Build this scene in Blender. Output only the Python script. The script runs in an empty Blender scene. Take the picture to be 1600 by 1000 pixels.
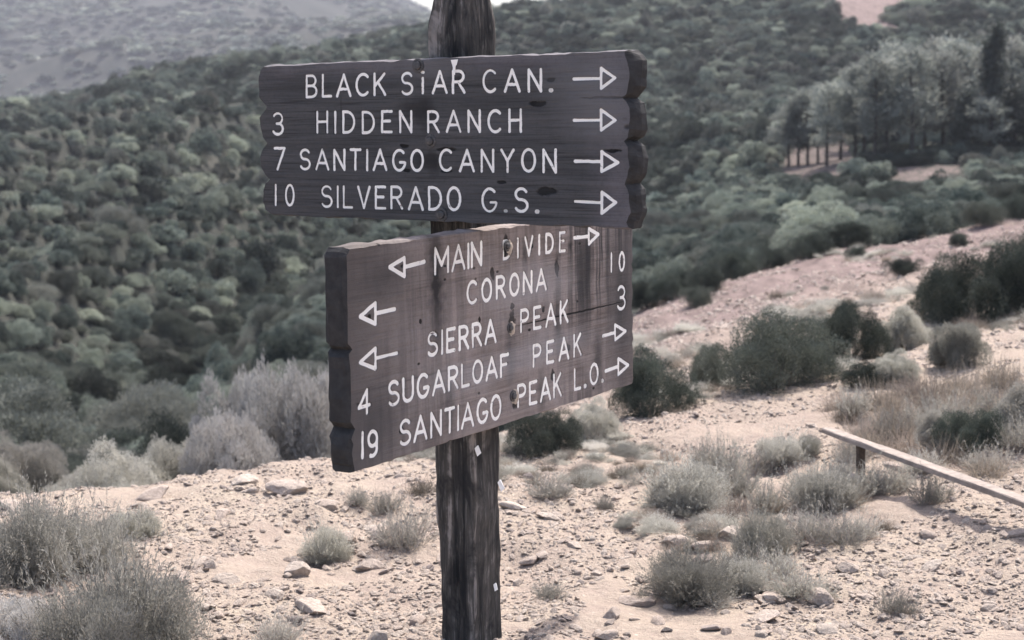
import bpy, math, random
import numpy as np

# ------------------------------------------------------------------ camera, sky, sun, exposure
scene = bpy.context.scene
COL = scene.collection
EYE = 1.65
FOCAL = 2390.6                      # focal length in pixels of a 1600 px wide frame
PITCH, ROLL = math.radians(8.033), math.radians(-1.094)
cam_data = bpy.data.cameras.new("camera")
cam = bpy.data.objects.new("camera", cam_data)
COL.objects.link(cam)
F_ = np.array([0, math.cos(PITCH), -math.sin(PITCH)])
R0 = np.array([1.0, 0, 0]); U0 = np.array([0, math.sin(PITCH), math.cos(PITCH)])
R_ = math.cos(ROLL) * R0 + math.sin(ROLL) * U0
U_ = -math.sin(ROLL) * R0 + math.cos(ROLL) * U0
from mathutils import Matrix, Vector
m = Matrix(((R_[0], U_[0], -F_[0], 0), (R_[1], U_[1], -F_[1], 0), (R_[2], U_[2], -F_[2], EYE), (0, 0, 0, 1)))
cam.matrix_world = m
cam_data.sensor_width = 36.0
cam_data.lens = 36.0 * FOCAL / 1600.0
cam_data.clip_start = 0.1
cam_data.clip_end = 9000
cam_data.dof.use_dof = True
cam_data.dof.focus_distance = 4.5
cam_data.dof.aperture_fstop = 5.0
scene.camera = cam

SUN_AZ, SUN_EL = math.radians(60), math.radians(60)      # azimuth from +X towards +Y
S_DIR = Vector((math.cos(SUN_EL) * math.cos(SUN_AZ), math.cos(SUN_EL) * math.sin(SUN_AZ), math.sin(SUN_EL)))
world = bpy.data.worlds.new("World")
scene.world = world
world.use_nodes = True
wn = world.node_tree.nodes; wn.clear()
sky = wn.new("ShaderNodeTexSky"); sky.sky_type = 'NISHITA'; sky.sun_disc = False
sky.sun_elevation = SUN_EL
sky.sun_rotation = math.pi / 2 - SUN_AZ
sky.dust_density = 4.0; sky.air_density = 1.0
bg = wn.new("ShaderNodeBackground"); bg.inputs[1].default_value = 0.14
wo = wn.new("ShaderNodeOutputWorld")
world.node_tree.links.new(sky.outputs[0], bg.inputs[0]); world.node_tree.links.new(bg.outputs[0], wo.inputs[0])

sun_data = bpy.data.lights.new("sun", 'SUN'); sun_data.energy = 3.1; sun_data.angle = math.radians(1.5)
sun_data.color = (1.0, 0.965, 0.91)
sun = bpy.data.objects.new("sun", sun_data); COL.objects.link(sun)
sun.rotation_euler = (-S_DIR).to_track_quat('-Z', 'Y').to_euler()
sun.location = (30, -20, 60)

scene.view_settings.view_transform = 'Standard'
scene.view_settings.look = 'None'
scene.view_settings.exposure = 1.42
scene.view_settings.gamma = 1.0
scene.render.engine = 'CYCLES'
scene.cycles.max_bounces = 6
scene.cycles.diffuse_bounces = 3
scene.cycles.glossy_bounces = 2
scene.cycles.transmission_bounces = 3
scene.cycles.volume_bounces = 0
scene.cycles.use_denoising = True

# ------------------------------------------------------------------ helpers
def pix_ray(x, y):
    return F_ + R_ * (x - 800) / FOCAL + U_ * (500 - y) / FOCAL

def project(P):
    v = np.atleast_2d(P) - np.array([0, 0, EYE])
    w = v @ F_
    w = np.where(np.abs(w) < 1e-6, 1e-6, w)
    return 800 + FOCAL * (v @ R_) / w, 500 - FOCAL * (v @ U_) / w, w

def _hash(ix, iy, iz, s):
    h = (ix.astype(np.int64) * 374761393 + iy.astype(np.int64) * 668265263 + iz.astype(np.int64) * 2147483647 + s * 974711) & 0xffffffff
    h = ((h ^ (h >> 13)) * 1274126177) & 0xffffffff
    h = ((h ^ (h >> 16)) * 2246822519) & 0xffffffff
    return ((h ^ (h >> 15)) & 0xffff) / 32767.5 - 1.0

def vnoise(x, y, z=None, seed=0):
    x = np.asarray(x, float); y = np.asarray(y, float)
    z = np.zeros_like(x) if z is None else np.asarray(z, float)
    ix, iy, iz = np.floor(x), np.floor(y), np.floor(z)
    fx, fy, fz = x - ix, y - iy, z - iz
    fx, fy, fz = [f * f * f * (f * (f * 6 - 15) + 10) for f in (fx, fy, fz)]
    out = 0
    for dx in (0, 1):
        for dy in (0, 1):
            for dz in (0, 1):
                w = (fx if dx else 1 - fx) * (fy if dy else 1 - fy) * (fz if dz else 1 - fz)
                out = out + w * _hash(ix + dx, iy + dy, iz + dz, seed)
    return out

def fbm(x, y, z=None, seed=0, oct=4):
    a, f, o = 1.0, 1.0, 0
    for i in range(oct):
        o = o + a * vnoise(np.asarray(x) * f, np.asarray(y) * f, None if z is None else np.asarray(z) * f, seed + i * 17)
        a *= 0.5; f *= 2.03
    return o

def mesh_obj(name, verts, faces, mats, parent=None, smooth=False, tint=None, mat_idx=None, link=True):
    """verts (N,3); faces: an (M,k) array or a list of index tuples"""
    me = bpy.data.meshes.new(name)
    verts = np.asarray(verts, np.float32)
    if isinstance(faces, np.ndarray):
        n, k = faces.shape
        me.vertices.add(len(verts)); me.vertices.foreach_set("co", verts.ravel())
        me.loops.add(n * k); me.loops.foreach_set("vertex_index", faces.astype(np.int32).ravel())
        me.polygons.add(n)
        me.polygons.foreach_set("loop_start", np.arange(0, n * k, k, dtype=np.int32))
        me.polygons.foreach_set("loop_total", np.full(n, k, np.int32))
        me.update(calc_edges=True)
    else:
        me.from_pydata([tuple(map(float, v)) for v in verts], [], [tuple(int(i) for i in f) for f in faces])
        me.update()
    for mm in (mats if isinstance(mats, (list, tuple)) else [mats]):
        me.materials.append(mm)
    if mat_idx is not None:
        me.polygons.foreach_set("material_index", np.asarray(mat_idx, np.int32))
    if tint is not None:
        a = me.attributes.new("tint", 'FLOAT', 'FACE')
        a.data.foreach_set("value", np.asarray(tint, np.float32))
    me.polygons.foreach_set("use_smooth", np.full(len(me.polygons), bool(smooth)))
    o = bpy.data.objects.new(name, me)
    if link:
        COL.objects.link(o)
    if parent is not None:
        o.parent = parent
    return o

def empty(name, loc=(0, 0, 0), rz=0.0):
    o = bpy.data.objects.new(name, None); COL.objects.link(o)
    o.empty_display_size = 0.2
    o.location = loc; o.rotation_euler = (0, 0, rz)
    return o

def tag(o, label=None, cat=None, group=None, kind=None):
    if label: o["label"] = label
    if cat: o["category"] = cat
    if group: o["group"] = group
    if kind: o["kind"] = kind
    return o

def copy_thing(src, loc, rz, scale, label, group=None, tilt=(0, 0)):
    c = src.copy(); COL.objects.link(c)
    c.location = loc; c.rotation_euler = (tilt[0], tilt[1], rz); c.scale = scale
    c["label"] = label
    if group: c["group"] = group
    elif "group" in c: del c["group"]
    for ch in src.children:
        k = ch.copy(); COL.objects.link(k); k.parent = c
    return c

class Nodes:
    """small wrapper for node materials"""
    def __init__(self, name):
        self.mat = bpy.data.materials.new(name); self.mat.use_nodes = True
        self.t = self.mat.node_tree; self.t.nodes.clear()
        self.out = self.t.nodes.new("ShaderNodeOutputMaterial")
    def n(self, typ, **kw):
        nd = self.t.nodes.new(typ)
        for k, v in kw.items():
            if k.startswith("i_"):
                key = k[2:]
                key = int(key) if key.isdigit() else key.replace("_", " ")
                nd.inputs[key].default_value = v
            else:
                setattr(nd, k, v)
        return nd
    def l(self, a, b): self.t.links.new(a, b)
    def coord(self, which="Object", scale=(1, 1, 1)):
        tc = self.n("ShaderNodeTexCoord"); mp = self.n("ShaderNodeMapping")
        mp.inputs["Scale"].default_value = scale
        self.l(tc.outputs[which], mp.inputs[0]); return mp.outputs[0]
    def noise(self, vec, scale, detail=4, rough=0.55, dist=0.0):
        nd = self.n("ShaderNodeTexNoise"); nd.inputs["Scale"].default_value = scale
        nd.inputs["Detail"].default_value = detail; nd.inputs["Roughness"].default_value = rough
        nd.inputs["Distortion"].default_value = dist
        self.l(vec, nd.inputs["Vector"]); return nd.outputs[0]
    def ramp(self, fac, stops, interp='LINEAR'):
        r = self.n("ShaderNodeValToRGB"); r.color_ramp.interpolation = interp
        e = r.color_ramp.elements
        while len(e) < len(stops): e.new(0.5)
        for i, (p, c) in enumerate(stops):
            e[i].position = p
            e[i].color = (c, c, c, 1) if isinstance(c, (int, float)) else (*c, 1)
        self.l(fac, r.inputs[0]); return r.outputs[0]
    def mix(self, fac, a, b, blend='MIX'):
        x = self.n("ShaderNodeMix"); x.data_type = 'RGBA'; x.blend_type = blend
        for s, v in ((0, fac), (6, a), (7, b)):
            if hasattr(v, "links"): self.l(v, x.inputs[s])
            elif s == 0: x.inputs[0].default_value = v
            else: x.inputs[s].default_value = (*v, 1)
        return x.outputs[2]
    def math(self, op, a, b=0.5):
        x = self.n("ShaderNodeMath", operation=op)
        for s, v in ((0, a), (1, b)):
            if hasattr(v, "links"): self.l(v, x.inputs[s])
            else: x.inputs[s].default_value = v
        return x.outputs[0]
    def bsdf(self, col, rough=0.8, spec=0.2, bump=None, bump_s=0.5, bump_d=0.01):
        b = self.n("ShaderNodeBsdfPrincipled")
        if hasattr(col, "links"): self.l(col, b.inputs["Base Color"])
        else: b.inputs["Base Color"].default_value = (*col, 1)
        if hasattr(rough, "links"): self.l(rough, b.inputs["Roughness"])
        else: b.inputs["Roughness"].default_value = rough
        b.inputs["Specular IOR Level"].default_value = spec
        if bump is not None:
            bp = self.n("ShaderNodeBump"); bp.inputs["Strength"].default_value = bump_s; bp.inputs["Distance"].default_value = bump_d
            self.l(bump, bp.inputs["Height"]); self.l(bp.outputs[0], b.inputs["Normal"])
        self.l(b.outputs[0], self.out.inputs[0]); return b

# ------------------------------------------------------------------ materials
def soil_material():
    N = Nodes("pale_soil"); g = N.coord("Object")
    at = N.n("ShaderNodeAttribute", attribute_name="pale").outputs["Fac"]
    n1 = N.noise(g, 0.7, 5); n2 = N.noise(g, 5.0, 6, 0.65); n3 = N.noise(g, 38.0, 4, 0.7); n4 = N.noise(g, 140.0, 3, 0.7)
    c = N.mix(N.ramp(n1, [(0.35, 0), (0.68, 1)]), (0.318, 0.264, 0.212), (0.285, 0.228, 0.192))
    c = N.mix(N.ramp(n2, [(0.30, 0.8), (0.58, 0)]), c, (0.265, 0.208, 0.178))
    c = N.mix(N.ramp(n3, [(0.32, 0.6), (0.48, 0)]), c, (0.22, 0.172, 0.148))
    c = N.mix(N.ramp(n3, [(0.58, 0), (0.72, 0.8)]), c, (0.46, 0.39, 0.33))
    c = N.mix(N.ramp(n4, [(0.30, 0.5), (0.45, 0)]), c, (0.24, 0.19, 0.16))
    pk = N.n("ShaderNodeAttribute", attribute_name="pink").outputs["Fac"]
    c = N.mix(N.math('MULTIPLY', pk, 0.9), c, N.mix(N.ramp(n2, [(0.3, 0), (0.65, 1)]), (0.125, 0.093, 0.088), (0.205, 0.154, 0.145)))
    mpr = N.n("ShaderNodeMapping"); mpr.inputs["Rotation"].default_value = (0, 0, math.radians(38)); mpr.inputs["Scale"].default_value = (1.5, 0.22, 1)
    tcr = N.n("ShaderNodeTexCoord"); N.l(tcr.outputs["Object"], mpr.inputs[0])
    rill = N.noise(mpr.outputs[0], 1.3, 6, 0.68, 0.7)
    c = N.mix(N.math('MULTIPLY', pk, N.ramp(rill, [(0.36, 0.8), (0.5, 0)])), c, (0.105, 0.082, 0.074))
    c = N.mix(N.math('MULTIPLY', pk, N.ramp(rill, [(0.56, 0), (0.68, 0.7)])), c, (0.27, 0.208, 0.192))
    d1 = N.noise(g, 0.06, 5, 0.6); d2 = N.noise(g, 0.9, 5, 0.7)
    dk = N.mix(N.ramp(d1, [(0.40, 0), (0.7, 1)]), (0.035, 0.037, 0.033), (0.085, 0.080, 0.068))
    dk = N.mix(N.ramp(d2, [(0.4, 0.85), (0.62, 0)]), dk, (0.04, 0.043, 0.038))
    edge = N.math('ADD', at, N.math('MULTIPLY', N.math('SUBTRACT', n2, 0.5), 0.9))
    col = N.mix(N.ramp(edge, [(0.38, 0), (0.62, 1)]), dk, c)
    h = N.math('ADD', N.math('MULTIPLY', n2, 0.5), N.math('ADD', N.math('MULTIPLY', n3, 0.32), N.math('MULTIPLY', n4, 0.12)))
    N.bsdf(col, 0.95, 0.05, h, 0.9, 0.05)
    return N.mat

def leaf_material(name, dark, light, pale, transl=0.25, spread=0.5):
    N = Nodes(name)
    t = N.n("ShaderNodeAttribute", attribute_name="tint").outputs["Fac"]
    r = N.n("ShaderNodeObjectInfo").outputs["Random"]
    c = N.mix(t, dark, light)
    c = N.mix(N.ramp(r, [(1 - spread, 0), (1.0, 0.85)]), c, pale)
    hs = N.n("ShaderNodeHueSaturation")
    N.l(N.math('ADD', 0.45, N.math('MULTIPLY', N.math('FRACT', N.math('MULTIPLY', r, 7.31), 0), 1.05 if spread > .55 else 0.7)), hs.inputs["Value"])
    N.l(c, hs.inputs["Color"])
    b = N.n("ShaderNodeBsdfPrincipled"); N.l(hs.outputs[0], b.inputs["Base Color"])
    b.inputs["Roughness"].default_value = 0.62; b.inputs["Specular IOR Level"].default_value = 0.25
    tr = N.n("ShaderNodeBsdfTranslucent"); N.l(hs.outputs[0], tr.inputs[0])
    mx = N.n("ShaderNodeMixShader"); mx.inputs[0].default_value = transl
    N.l(b.outputs[0], mx.inputs[1]); N.l(tr.outputs[0], mx.inputs[2]); N.l(mx.outputs[0], N.out.inputs[0])
    return N.mat

def simple(name, col, rough=0.8, spec=0.2, var=0.25, scale=20):
    N = Nodes(name); g = N.coord("Object")
    n = N.noise(g, scale, 5, 0.65)
    dk = tuple(c * (1 - var) for c in col); lt = tuple(min(1, c * (1 + var)) for c in col)
    N.bsdf(N.mix(N.ramp(n, [(0.3, 0), (0.7, 1)]), dk, lt), rough, spec, n, 0.4, 0.004)
    return N.mat

def rock_material():
    N = Nodes("rock_surface"); g = N.coord("Object")
    r = N.n("ShaderNodeObjectInfo").outputs["Random"]
    n = N.noise(g, 4, 6, 0.7); n2 = N.noise(g, 22, 4, 0.7)
    c = N.ramp(r, [(0.0, (0.50, 0.42, 0.36)), (0.4, (0.44, 0.355, 0.305)), (0.8, (0.50, 0.42, 0.36)), (0.94, (0.28, 0.23, 0.21)), (1.0, (0.16, 0.14, 0.135))])
    c = N.mix(N.ramp(n, [(0.35, 0.55), (0.6, 0)]), c, (0.20, 0.165, 0.14))
    c = N.mix(N.ramp(n2, [(0.55, 0), (0.75, 0.5)]), c, (0.5, 0.43, 0.37))
    N.bsdf(c, 0.9, 0.12, N.math('ADD', n, N.math('MULTIPLY', n2, 0.4)), 0.7, 0.02)
    return N.mat

def board_material(name, base_a, base_b, worn, streaks, spots=()):
    """weathered stained timber, grain along local X"""
    N = Nodes(name)
    g1 = N.coord("Object", (1.2, 6, 26)); g2 = N.coord("Object", (3, 20, 150)); g3 = N.coord("Object", (1, 1, 1))
    n1 = N.noise(g1, 1.6, 6, 0.62, 0.6); n2 = N.noise(g2, 1.5, 5, 0.65, 0.3); big = N.noise(g3, 3.2, 5, 0.65)
    fine = N.noise(g3, 90, 4, 0.7)
    c = N.mix(N.ramp(n1, [(0.32, 0), (0.7, 1)]), base_a, base_b)
    c = N.mix(N.ramp(n2, [(0.34, 0.7), (0.5, 0)]), c, tuple(v * 0.42 for v in base_a))
    # bare worn patches: along the right end and along the top edge
    sx = N.n("ShaderNodeSeparateXYZ"); N.l(g3, sx.inputs[0])
    if not streaks:
        e1 = N.ramp(sx.outputs[0], [(0.0, 0), (0.52, 0.0), (0.62, 0.55), (1.0, 0.55)])
        wm = N.math('MULTIPLY', e1, N.ramp(big, [(0.35, 0.2), (0.62, 1)]))
        c = N.mix(wm, c, worn)
        c = N.mix(N.math('MULTIPLY', N.ramp(N.math('SUBTRACT', sx.outputs[2], 1.0), [(0.72, 0), (0.79, 0.55)]), N.ramp(big, [(0.4, 0), (0.6, 1)])), c, worn)
    else:
        c = N.mix(N.ramp(big, [(0.38, 0), (0.66, 0.75)]), c, worn)
        gv = N.coord("Object", (30, 1, 0.9)); gv2 = N.coord("Object", (70, 1, 2.5))
        v1 = N.noise(gv, 0.9, 4, 0.6); v2 = N.noise(gv2, 1.0, 3, 0.6)
        blot = N.noise(g3, 1.9, 3, 0.6)
        zone = N.ramp(sx.outputs[0], [(0.0, 0.35), (0.3, 0.35), (0.42, 1.0), (0.75, 1.0)])
        st = N.math('MULTIPLY', N.math('MULTIPLY', N.ramp(v1, [(0.44, 0), (0.53, 1.0)]), N.ramp(v2, [(0.34, 0.25), (0.52, 1)])), N.math('MULTIPLY', zone, N.ramp(blot, [(0.40, 0.1), (0.58, 1)])))
        c = N.mix(st, c, (0.045, 0.042, 0.043))
        le = N.ramp(N.math('ADD', sx.outputs[0], 1.0), [(0.28, 0.80), (0.72, 0.0)])   # the dark stain still holds near the left end
        c = N.mix(le, c, (0.06, 0.054, 0.053))
    vo = N.n("ShaderNodeTexVoronoi"); vo.inputs["Scale"].default_value = 11 if streaks else 7
    gk = N.coord("Object", (1.0, 0.2, 1.7)); N.l(gk, vo.inputs["Vector"])
    kn = N.ramp(vo.outputs["Distance"], [(0.06, 0.95), (0.105, 0)])
    pick = N.ramp(N.n("ShaderNodeSeparateColor").outputs[0], [(0.0, 0), (1.0, 1)])
    sc = N.n("ShaderNodeSeparateColor"); N.l(vo.outputs["Color"], sc.inputs[0])
    pick = N.ramp(sc.outputs[0], [(0.42 if streaks else 0.55, 0), (0.46 if streaks else 0.60, 1)])
    km = N.math('MULTIPLY', kn, pick)
    c = N.mix(km, c, (0.012, 0.011, 0.011))
    c = N.mix(N.ramp(fine, [(0.3, 0.3), (0.5, 0)]), c, tuple(v * 0.5 for v in base_a))
    wob = N.n("ShaderNodeTexNoise"); wob.inputs["Scale"].default_value = 34; wob.inputs["Detail"].default_value = 4; N.l(g3, wob.inputs["Vector"])
    pit = km
    for (u, z, ru, rz, amt, tone) in spots:
        vs = N.n("ShaderNodeVectorMath", operation='MULTIPLY_ADD'); N.l(wob.outputs["Color"], vs.inputs[0])
        vs.inputs[1].default_value = (min(ru * 2.0, .05), 0, min(rz * 2.2, .05)); vs.inputs[2].default_value = (-u - min(ru * 1.0, .025), 0, -z - min(rz * 1.1, .025))
        ad = N.n("ShaderNodeVectorMath", operation='ADD'); N.l(vs.outputs[0], ad.inputs[0]); N.l(g3, ad.inputs[1])
        sc_ = N.n("ShaderNodeVectorMath", operation='MULTIPLY'); N.l(ad.outputs[0], sc_.inputs[0]); sc_.inputs[1].default_value = (1 / ru, 0, 1 / rz)
        ln = N.n("ShaderNodeVectorMath", operation='LENGTH'); N.l(sc_.outputs[0], ln.inputs[0])
        hard = tone < 0.02
        mk = N.ramp(N.math('MULTIPLY', ln.outputs["Value"], 0.5), [(0.40 if hard else 0.15, amt), (0.55 if hard else 0.75, 0)])
        c = N.mix(mk, c, (tone, tone * .95, tone * .97))
        if hard: pit = N.math('MAXIMUM', pit, mk)
    h = N.math('ADD', N.math('MULTIPLY', n2, 0.6), N.math('SUBTRACT', N.math('MULTIPLY', n1, 0.6), N.math('MULTIPLY', pit, 1.4)))
    N.bsdf(c, 0.82, 0.18, h, 0.55, 0.006)
    return N.mat

def post_material():
    N = Nodes("weathered_post_timber")
    g1 = N.coord("Object", (30, 30, 1.3)); g2 = N.coord("Object", (80, 80, 9)); g3 = N.coord("Object", (1, 1, 0.6))
    n1 = N.noise(g1, 1.0, 5, 0.62, 0.8); n2 = N.noise(g2, 1.0, 5, 0.65, 0.3); big = N.noise(g3, 9, 5, 0.65, 0.5)
    c = N.mix(N.ramp(n1, [(0.35, 0), (0.68, 1)]), (0.022, 0.021, 0.021), (0.115, 0.100, 0.088))
    c = N.mix(N.ramp(n2, [(0.52, 0), (0.72, 0.7)]), c, (0.23, 0.205, 0.185))
    c = N.mix(N.ramp(big, [(0.38, 0.85), (0.52, 0)]), c, (0.014, 0.014, 0.015))
    c = N.mix(N.ramp(N.math('MULTIPLY', big, n1), [(0.31, 0), (0.38, 0.85)]), c, (0.30, 0.26, 0.235))
    h = N.math('ADD', n1, N.math('MULTIPLY', n2, 0.6))
    N.bsdf(c, 0.8, 0.2, h, 0.9, 0.012)
    return N.mat

def paint_material():
    N = Nodes("white_sign_paint"); g = N.coord("Object")
    n = N.noise(g, 55, 5, 0.7); n2 = N.noise(g, 14, 4, 0.6)
    c = N.mix(N.ramp(n2, [(0.35, 0), (0.65, 1)]), (0.88, 0.83, 0.775), (0.92, 0.88, 0.825))
    c = N.mix(N.ramp(n, [(0.30, 0.9), (0.385, 0)]), c, (0.15, 0.13, 0.125))
    N.bsdf(c, 0.6, 0.3)
    return N.mat

M_SOIL = soil_material()
M_ROCK = rock_material()
M_UP = board_material("dark_stained_board", (0.056, 0.054, 0.055), (0.092, 0.088, 0.089), (0.19, 0.168, 0.182), False, [
    (-.055, 1.640, .055, .030, .8, .028), (-.01, 1.625, .030, .045, .85, .022), (-.02, 1.492, .045, .022, .85, .024), (.01, 1.480, .025, .03, .8, .022),
    (-.095, 1.533, .016, .007, .95, .008), (-.09, 1.462, .012, .006, .95, .008), (.055, 1.525, .035, .006, .9, .010), (.06, 1.460, .018, .005, .9, .010),
    (.375, 1.650, .028, .008, .95, .010), (.42, 1.712, .012, .006, .9, .010), (.12, 1.738, .014, .006, .9, .012), (.405, 1.408, .035, .012, .9, .014), (.25, 1.430, .016, .006, .9, .010),
    (-.335, 1.655, .004, .03, .5, .03), (.60, 1.662, .085, .0035, 1, .006), (.615, 1.520, .035, .006, 1, .008), (.105, 1.722, .014, .010, .9, .02),
    (.55, 1.70, .13, .09, .5, .17), (.57, 1.60, .11, .06, .45, .16), (.0, 1.755, .14, .035, .45, .15), (-.5, 1.71, .15, .05, .35, .045), (-.2, 1.40, .25, .03, .3, .11), (.2, 1.60, .2, .03, .3, .12)])
M_LO = board_material("worn_purple_board", (0.165, 0.128, 0.114), (0.265, 0.217, 0.198), (0.34, 0.288, 0.270), True, [
    (-.325, 1.17, .034, .16, .95, .026), (-.56, 1.20, .10, .07, .6, .05), (-.60, .80, .09, .10, .6, .05), (-.28, .80, .03, .09, .6, .045), (.30, .98, .02, .10, .7, .04), (.54, .82, .03, .10, .7, .04), (.20, .76, .02, .07, .6, .04), (.46, 1.09, .045, .18, .8, .035), (.70, 1.00, .10, .34, .8, .045), (.30, 1.14, .012, .035, .95, .012), (.12, 1.20, .010, .04, .7, .02),
    (.40, .985, .34, .003, .95, .010), (-.45, .905, .25, .003, .5, .05), (.035, .90, .022, .10, .6, .05), (.02, 1.232, .02, .035, .85, .016), (.045, 1.00, .018, .04, .85, .016),
    (.055, .765, .02, .03, .9, .014), (.27, .80, .014, .02, .85, .014), (-.05, 1.16, .012, .02, .9, .014), (-.12, 1.03, .007, .010, .95, .01), (-.40, 1.06, .007, .008, .95, .01), (-.62, 1.10, .007, .009, .95, .01),
    (-.50, .77, .009, .012, .95, .01), (.05, 1.05, .010, .012, .95, .01), (.22, 1.02, .009, .011, .95, .01), (.36, .88, .011, .014, .95, .01), (-.22, .97, .006, .007, .95, .01), (.16, 1.22, .008, .012, .95, .01), (.38, 1.20, .012, .02, .8, .02),
    (.15, 1.10, .2, .06, .45, .34), (-.1, .87, .25, .04, .4, .32), (.25, .90, .2, .04, .4, .33)])
M_END = simple("dark_end_grain", (0.038, 0.036, 0.036), 0.85, 0.15, 0.3, 35)
M_POST = post_material()
M_PAINT = paint_material()
M_BOLT = simple("weathered_bolt_steel", (0.055, 0.05, 0.05), 0.55, 0.5, 0.4, 80)
M_CHIP = simple("bare_splintered_wood", (0.40, 0.33, 0.27), 0.85, 0.1, 0.35, 60)
M_SCRAP = simple("white_paper", (0.82, 0.80, 0.78), 0.8, 0.1, 0.06, 40)
M_RAIL = simple("sun_bleached_plank", (0.26, 0.218, 0.19), 0.85, 0.1, 0.25, 25)
M_RPOST = simple("brown_stake_timber", (0.085, 0.065, 0.052), 0.85, 0.1, 0.4, 25)
M_TWIG = simple("grey_twig_bark", (0.17, 0.15, 0.135), 0.9, 0.05, 0.4, 15)
M_DEADTWIG = simple("bleached_dead_wood", (0.36, 0.31, 0.28), 0.9, 0.05, 0.3, 15)
M_BARK = simple("dark_pine_bark", (0.06, 0.052, 0.048), 0.9, 0.05, 0.4, 6)
M_CHAP = leaf_material("chaparral_leaves", (0.028, 0.042, 0.042), (0.232, 0.258, 0.212), (0.32, 0.335, 0.268), 0.2, 0.65)
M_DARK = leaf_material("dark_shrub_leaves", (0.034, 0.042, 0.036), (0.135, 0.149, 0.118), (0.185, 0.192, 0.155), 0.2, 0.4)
M_SAGE = leaf_material("grey_sage_leaves", (0.24, 0.235, 0.20), (0.52, 0.495, 0.435), (0.52, 0.485, 0.435), 0.45, 0.5)
M_PALE = leaf_material("pale_pinkish_leaves", (0.36, 0.34, 0.315), (0.62, 0.585, 0.55), (0.58, 0.54, 0.51), 0.3, 0.3)
M_DRY = leaf_material("dry_grass_blades", (0.24, 0.20, 0.16), (0.42, 0.355, 0.29), (0.38, 0.31, 0.27), 0.3, 0.5)
M_HILLGREY = leaf_material("grey_hill_leaves", (0.075, 0.080, 0.068), (0.225, 0.232, 0.195), (0.29, 0.285, 0.245), 0.2, 0.5)
M_FUZZ = leaf_material("soft_grey_sage_leaves", (0.36, 0.345, 0.305), (0.66, 0.63, 0.565), (0.64, 0.60, 0.545), 0.5, 0.4)
M_PINE = leaf_material("pine_needles", (0.16, 0.175, 0.155), (0.37, 0.385, 0.34), (0.40, 0.405, 0.365), 0.42, 0.4)
M_DPINE = leaf_material("dark_pine_needles", (0.05, 0.06, 0.052), (0.13, 0.14, 0.12), (0.16, 0.165, 0.14), 0.2, 0.4)

# ------------------------------------------------------------------ terrain
T_PX = np.array([-500, 0, 200, 400, 600, 700, 850, 1000, 1150, 1300, 1450, 1600, 2100], float)
T_D = np.array([5.5, 7, 8.5, 10, 13, 17, 22, 30, 45, 65, 90, 130, 180, 260, 380, 700, 1200, 2000, 2600], float)
T_Y = np.array([
 [885, 888, 888, 888, 886, 884, 880, 876, 872, 866, 862, 860, 852],
 [772, 770, 772, 752, 744, 742, 738, 732, 725, 715, 705, 700, 680],
 [785, 785, 805, 785, 735, 710, 685, 662, 645, 628, 612, 600, 570],
 [800, 810, 845, 830, 755, 710, 658, 628, 602, 580, 558, 542, 500],
 [812, 822, 868, 860, 780, 730, 655, 592, 562, 535, 510, 490, 450],
 [800, 810, 858, 850, 780, 730, 650, 556, 520, 490, 465, 445, 410],
 [770, 775, 815, 800, 750, 710, 635, 515, 478, 448, 425, 405, 370],
 [715, 722, 745, 725, 690, 660, 590, 470, 424, 384, 360, 336, 305],
 [640, 640, 640, 612, 580, 550, 500, 440, 392, 350, 322, 302, 282],
 [552, 545, 530, 500, 470, 450, 412, 380, 346, 316, 296, 282, 268],
 [452, 440, 420, 390, 365, 350, 328, 312, 292, 276, 266, 260, 252],
 [335, 318, 292, 266, 250, 242, 236, 230, 222, 214, 212, 210, 205],
 [240, 226, 204, 188, 176, 172, 168, 162, 156, 150, 148, 148, 148],
 [182, 168, 142, 103, 58, 46, 24, -6, -12, -12, -25, -25, -35],
 [230, 208, 178, 140, 92, 80, 66, 0, -50, -90, -100, -100, -110],
 [215, 192, 165, 132, 92, 82, 85, 60, 0, -50, -60, -60, -70],
 [75, 62, 45, 26, 34, 56, 90, 130, 140, 140, 140, 140, 140],
 [-170, -130, -92, -52, -2, 45, 90, 130, 140, 140, 140, 140, 140],
 [-120, -90, -60, -20, 30, 70, 100, 130, 140, 140, 140, 140, 140]], float)

def pchip(x, y, xq):
    h = np.diff(x); d = np.diff(y) / h
    m = np.zeros_like(y)
    for k in range(1, len(x) - 1):
        if d[k - 1] * d[k] > 0:
            w1, w2 = 2 * h[k] + h[k - 1], h[k] + 2 * h[k - 1]
            m[k] = (w1 + w2) / (w1 / d[k - 1] + w2 / d[k])
    m[0], m[-1] = d[0], d[-1]
    i = np.clip(np.searchsorted(x, xq) - 1, 0, len(x) - 2)
    t = (xq - x[i]) / h[i]
    return (y[i] * (2 * t**3 - 3 * t**2 + 1) + h[i] * m[i] * (t**3 - 2 * t**2 + t) + y[i + 1] * (-2 * t**3 + 3 * t**2) + h[i] * m[i + 1] * (t**3 - t**2))

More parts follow.
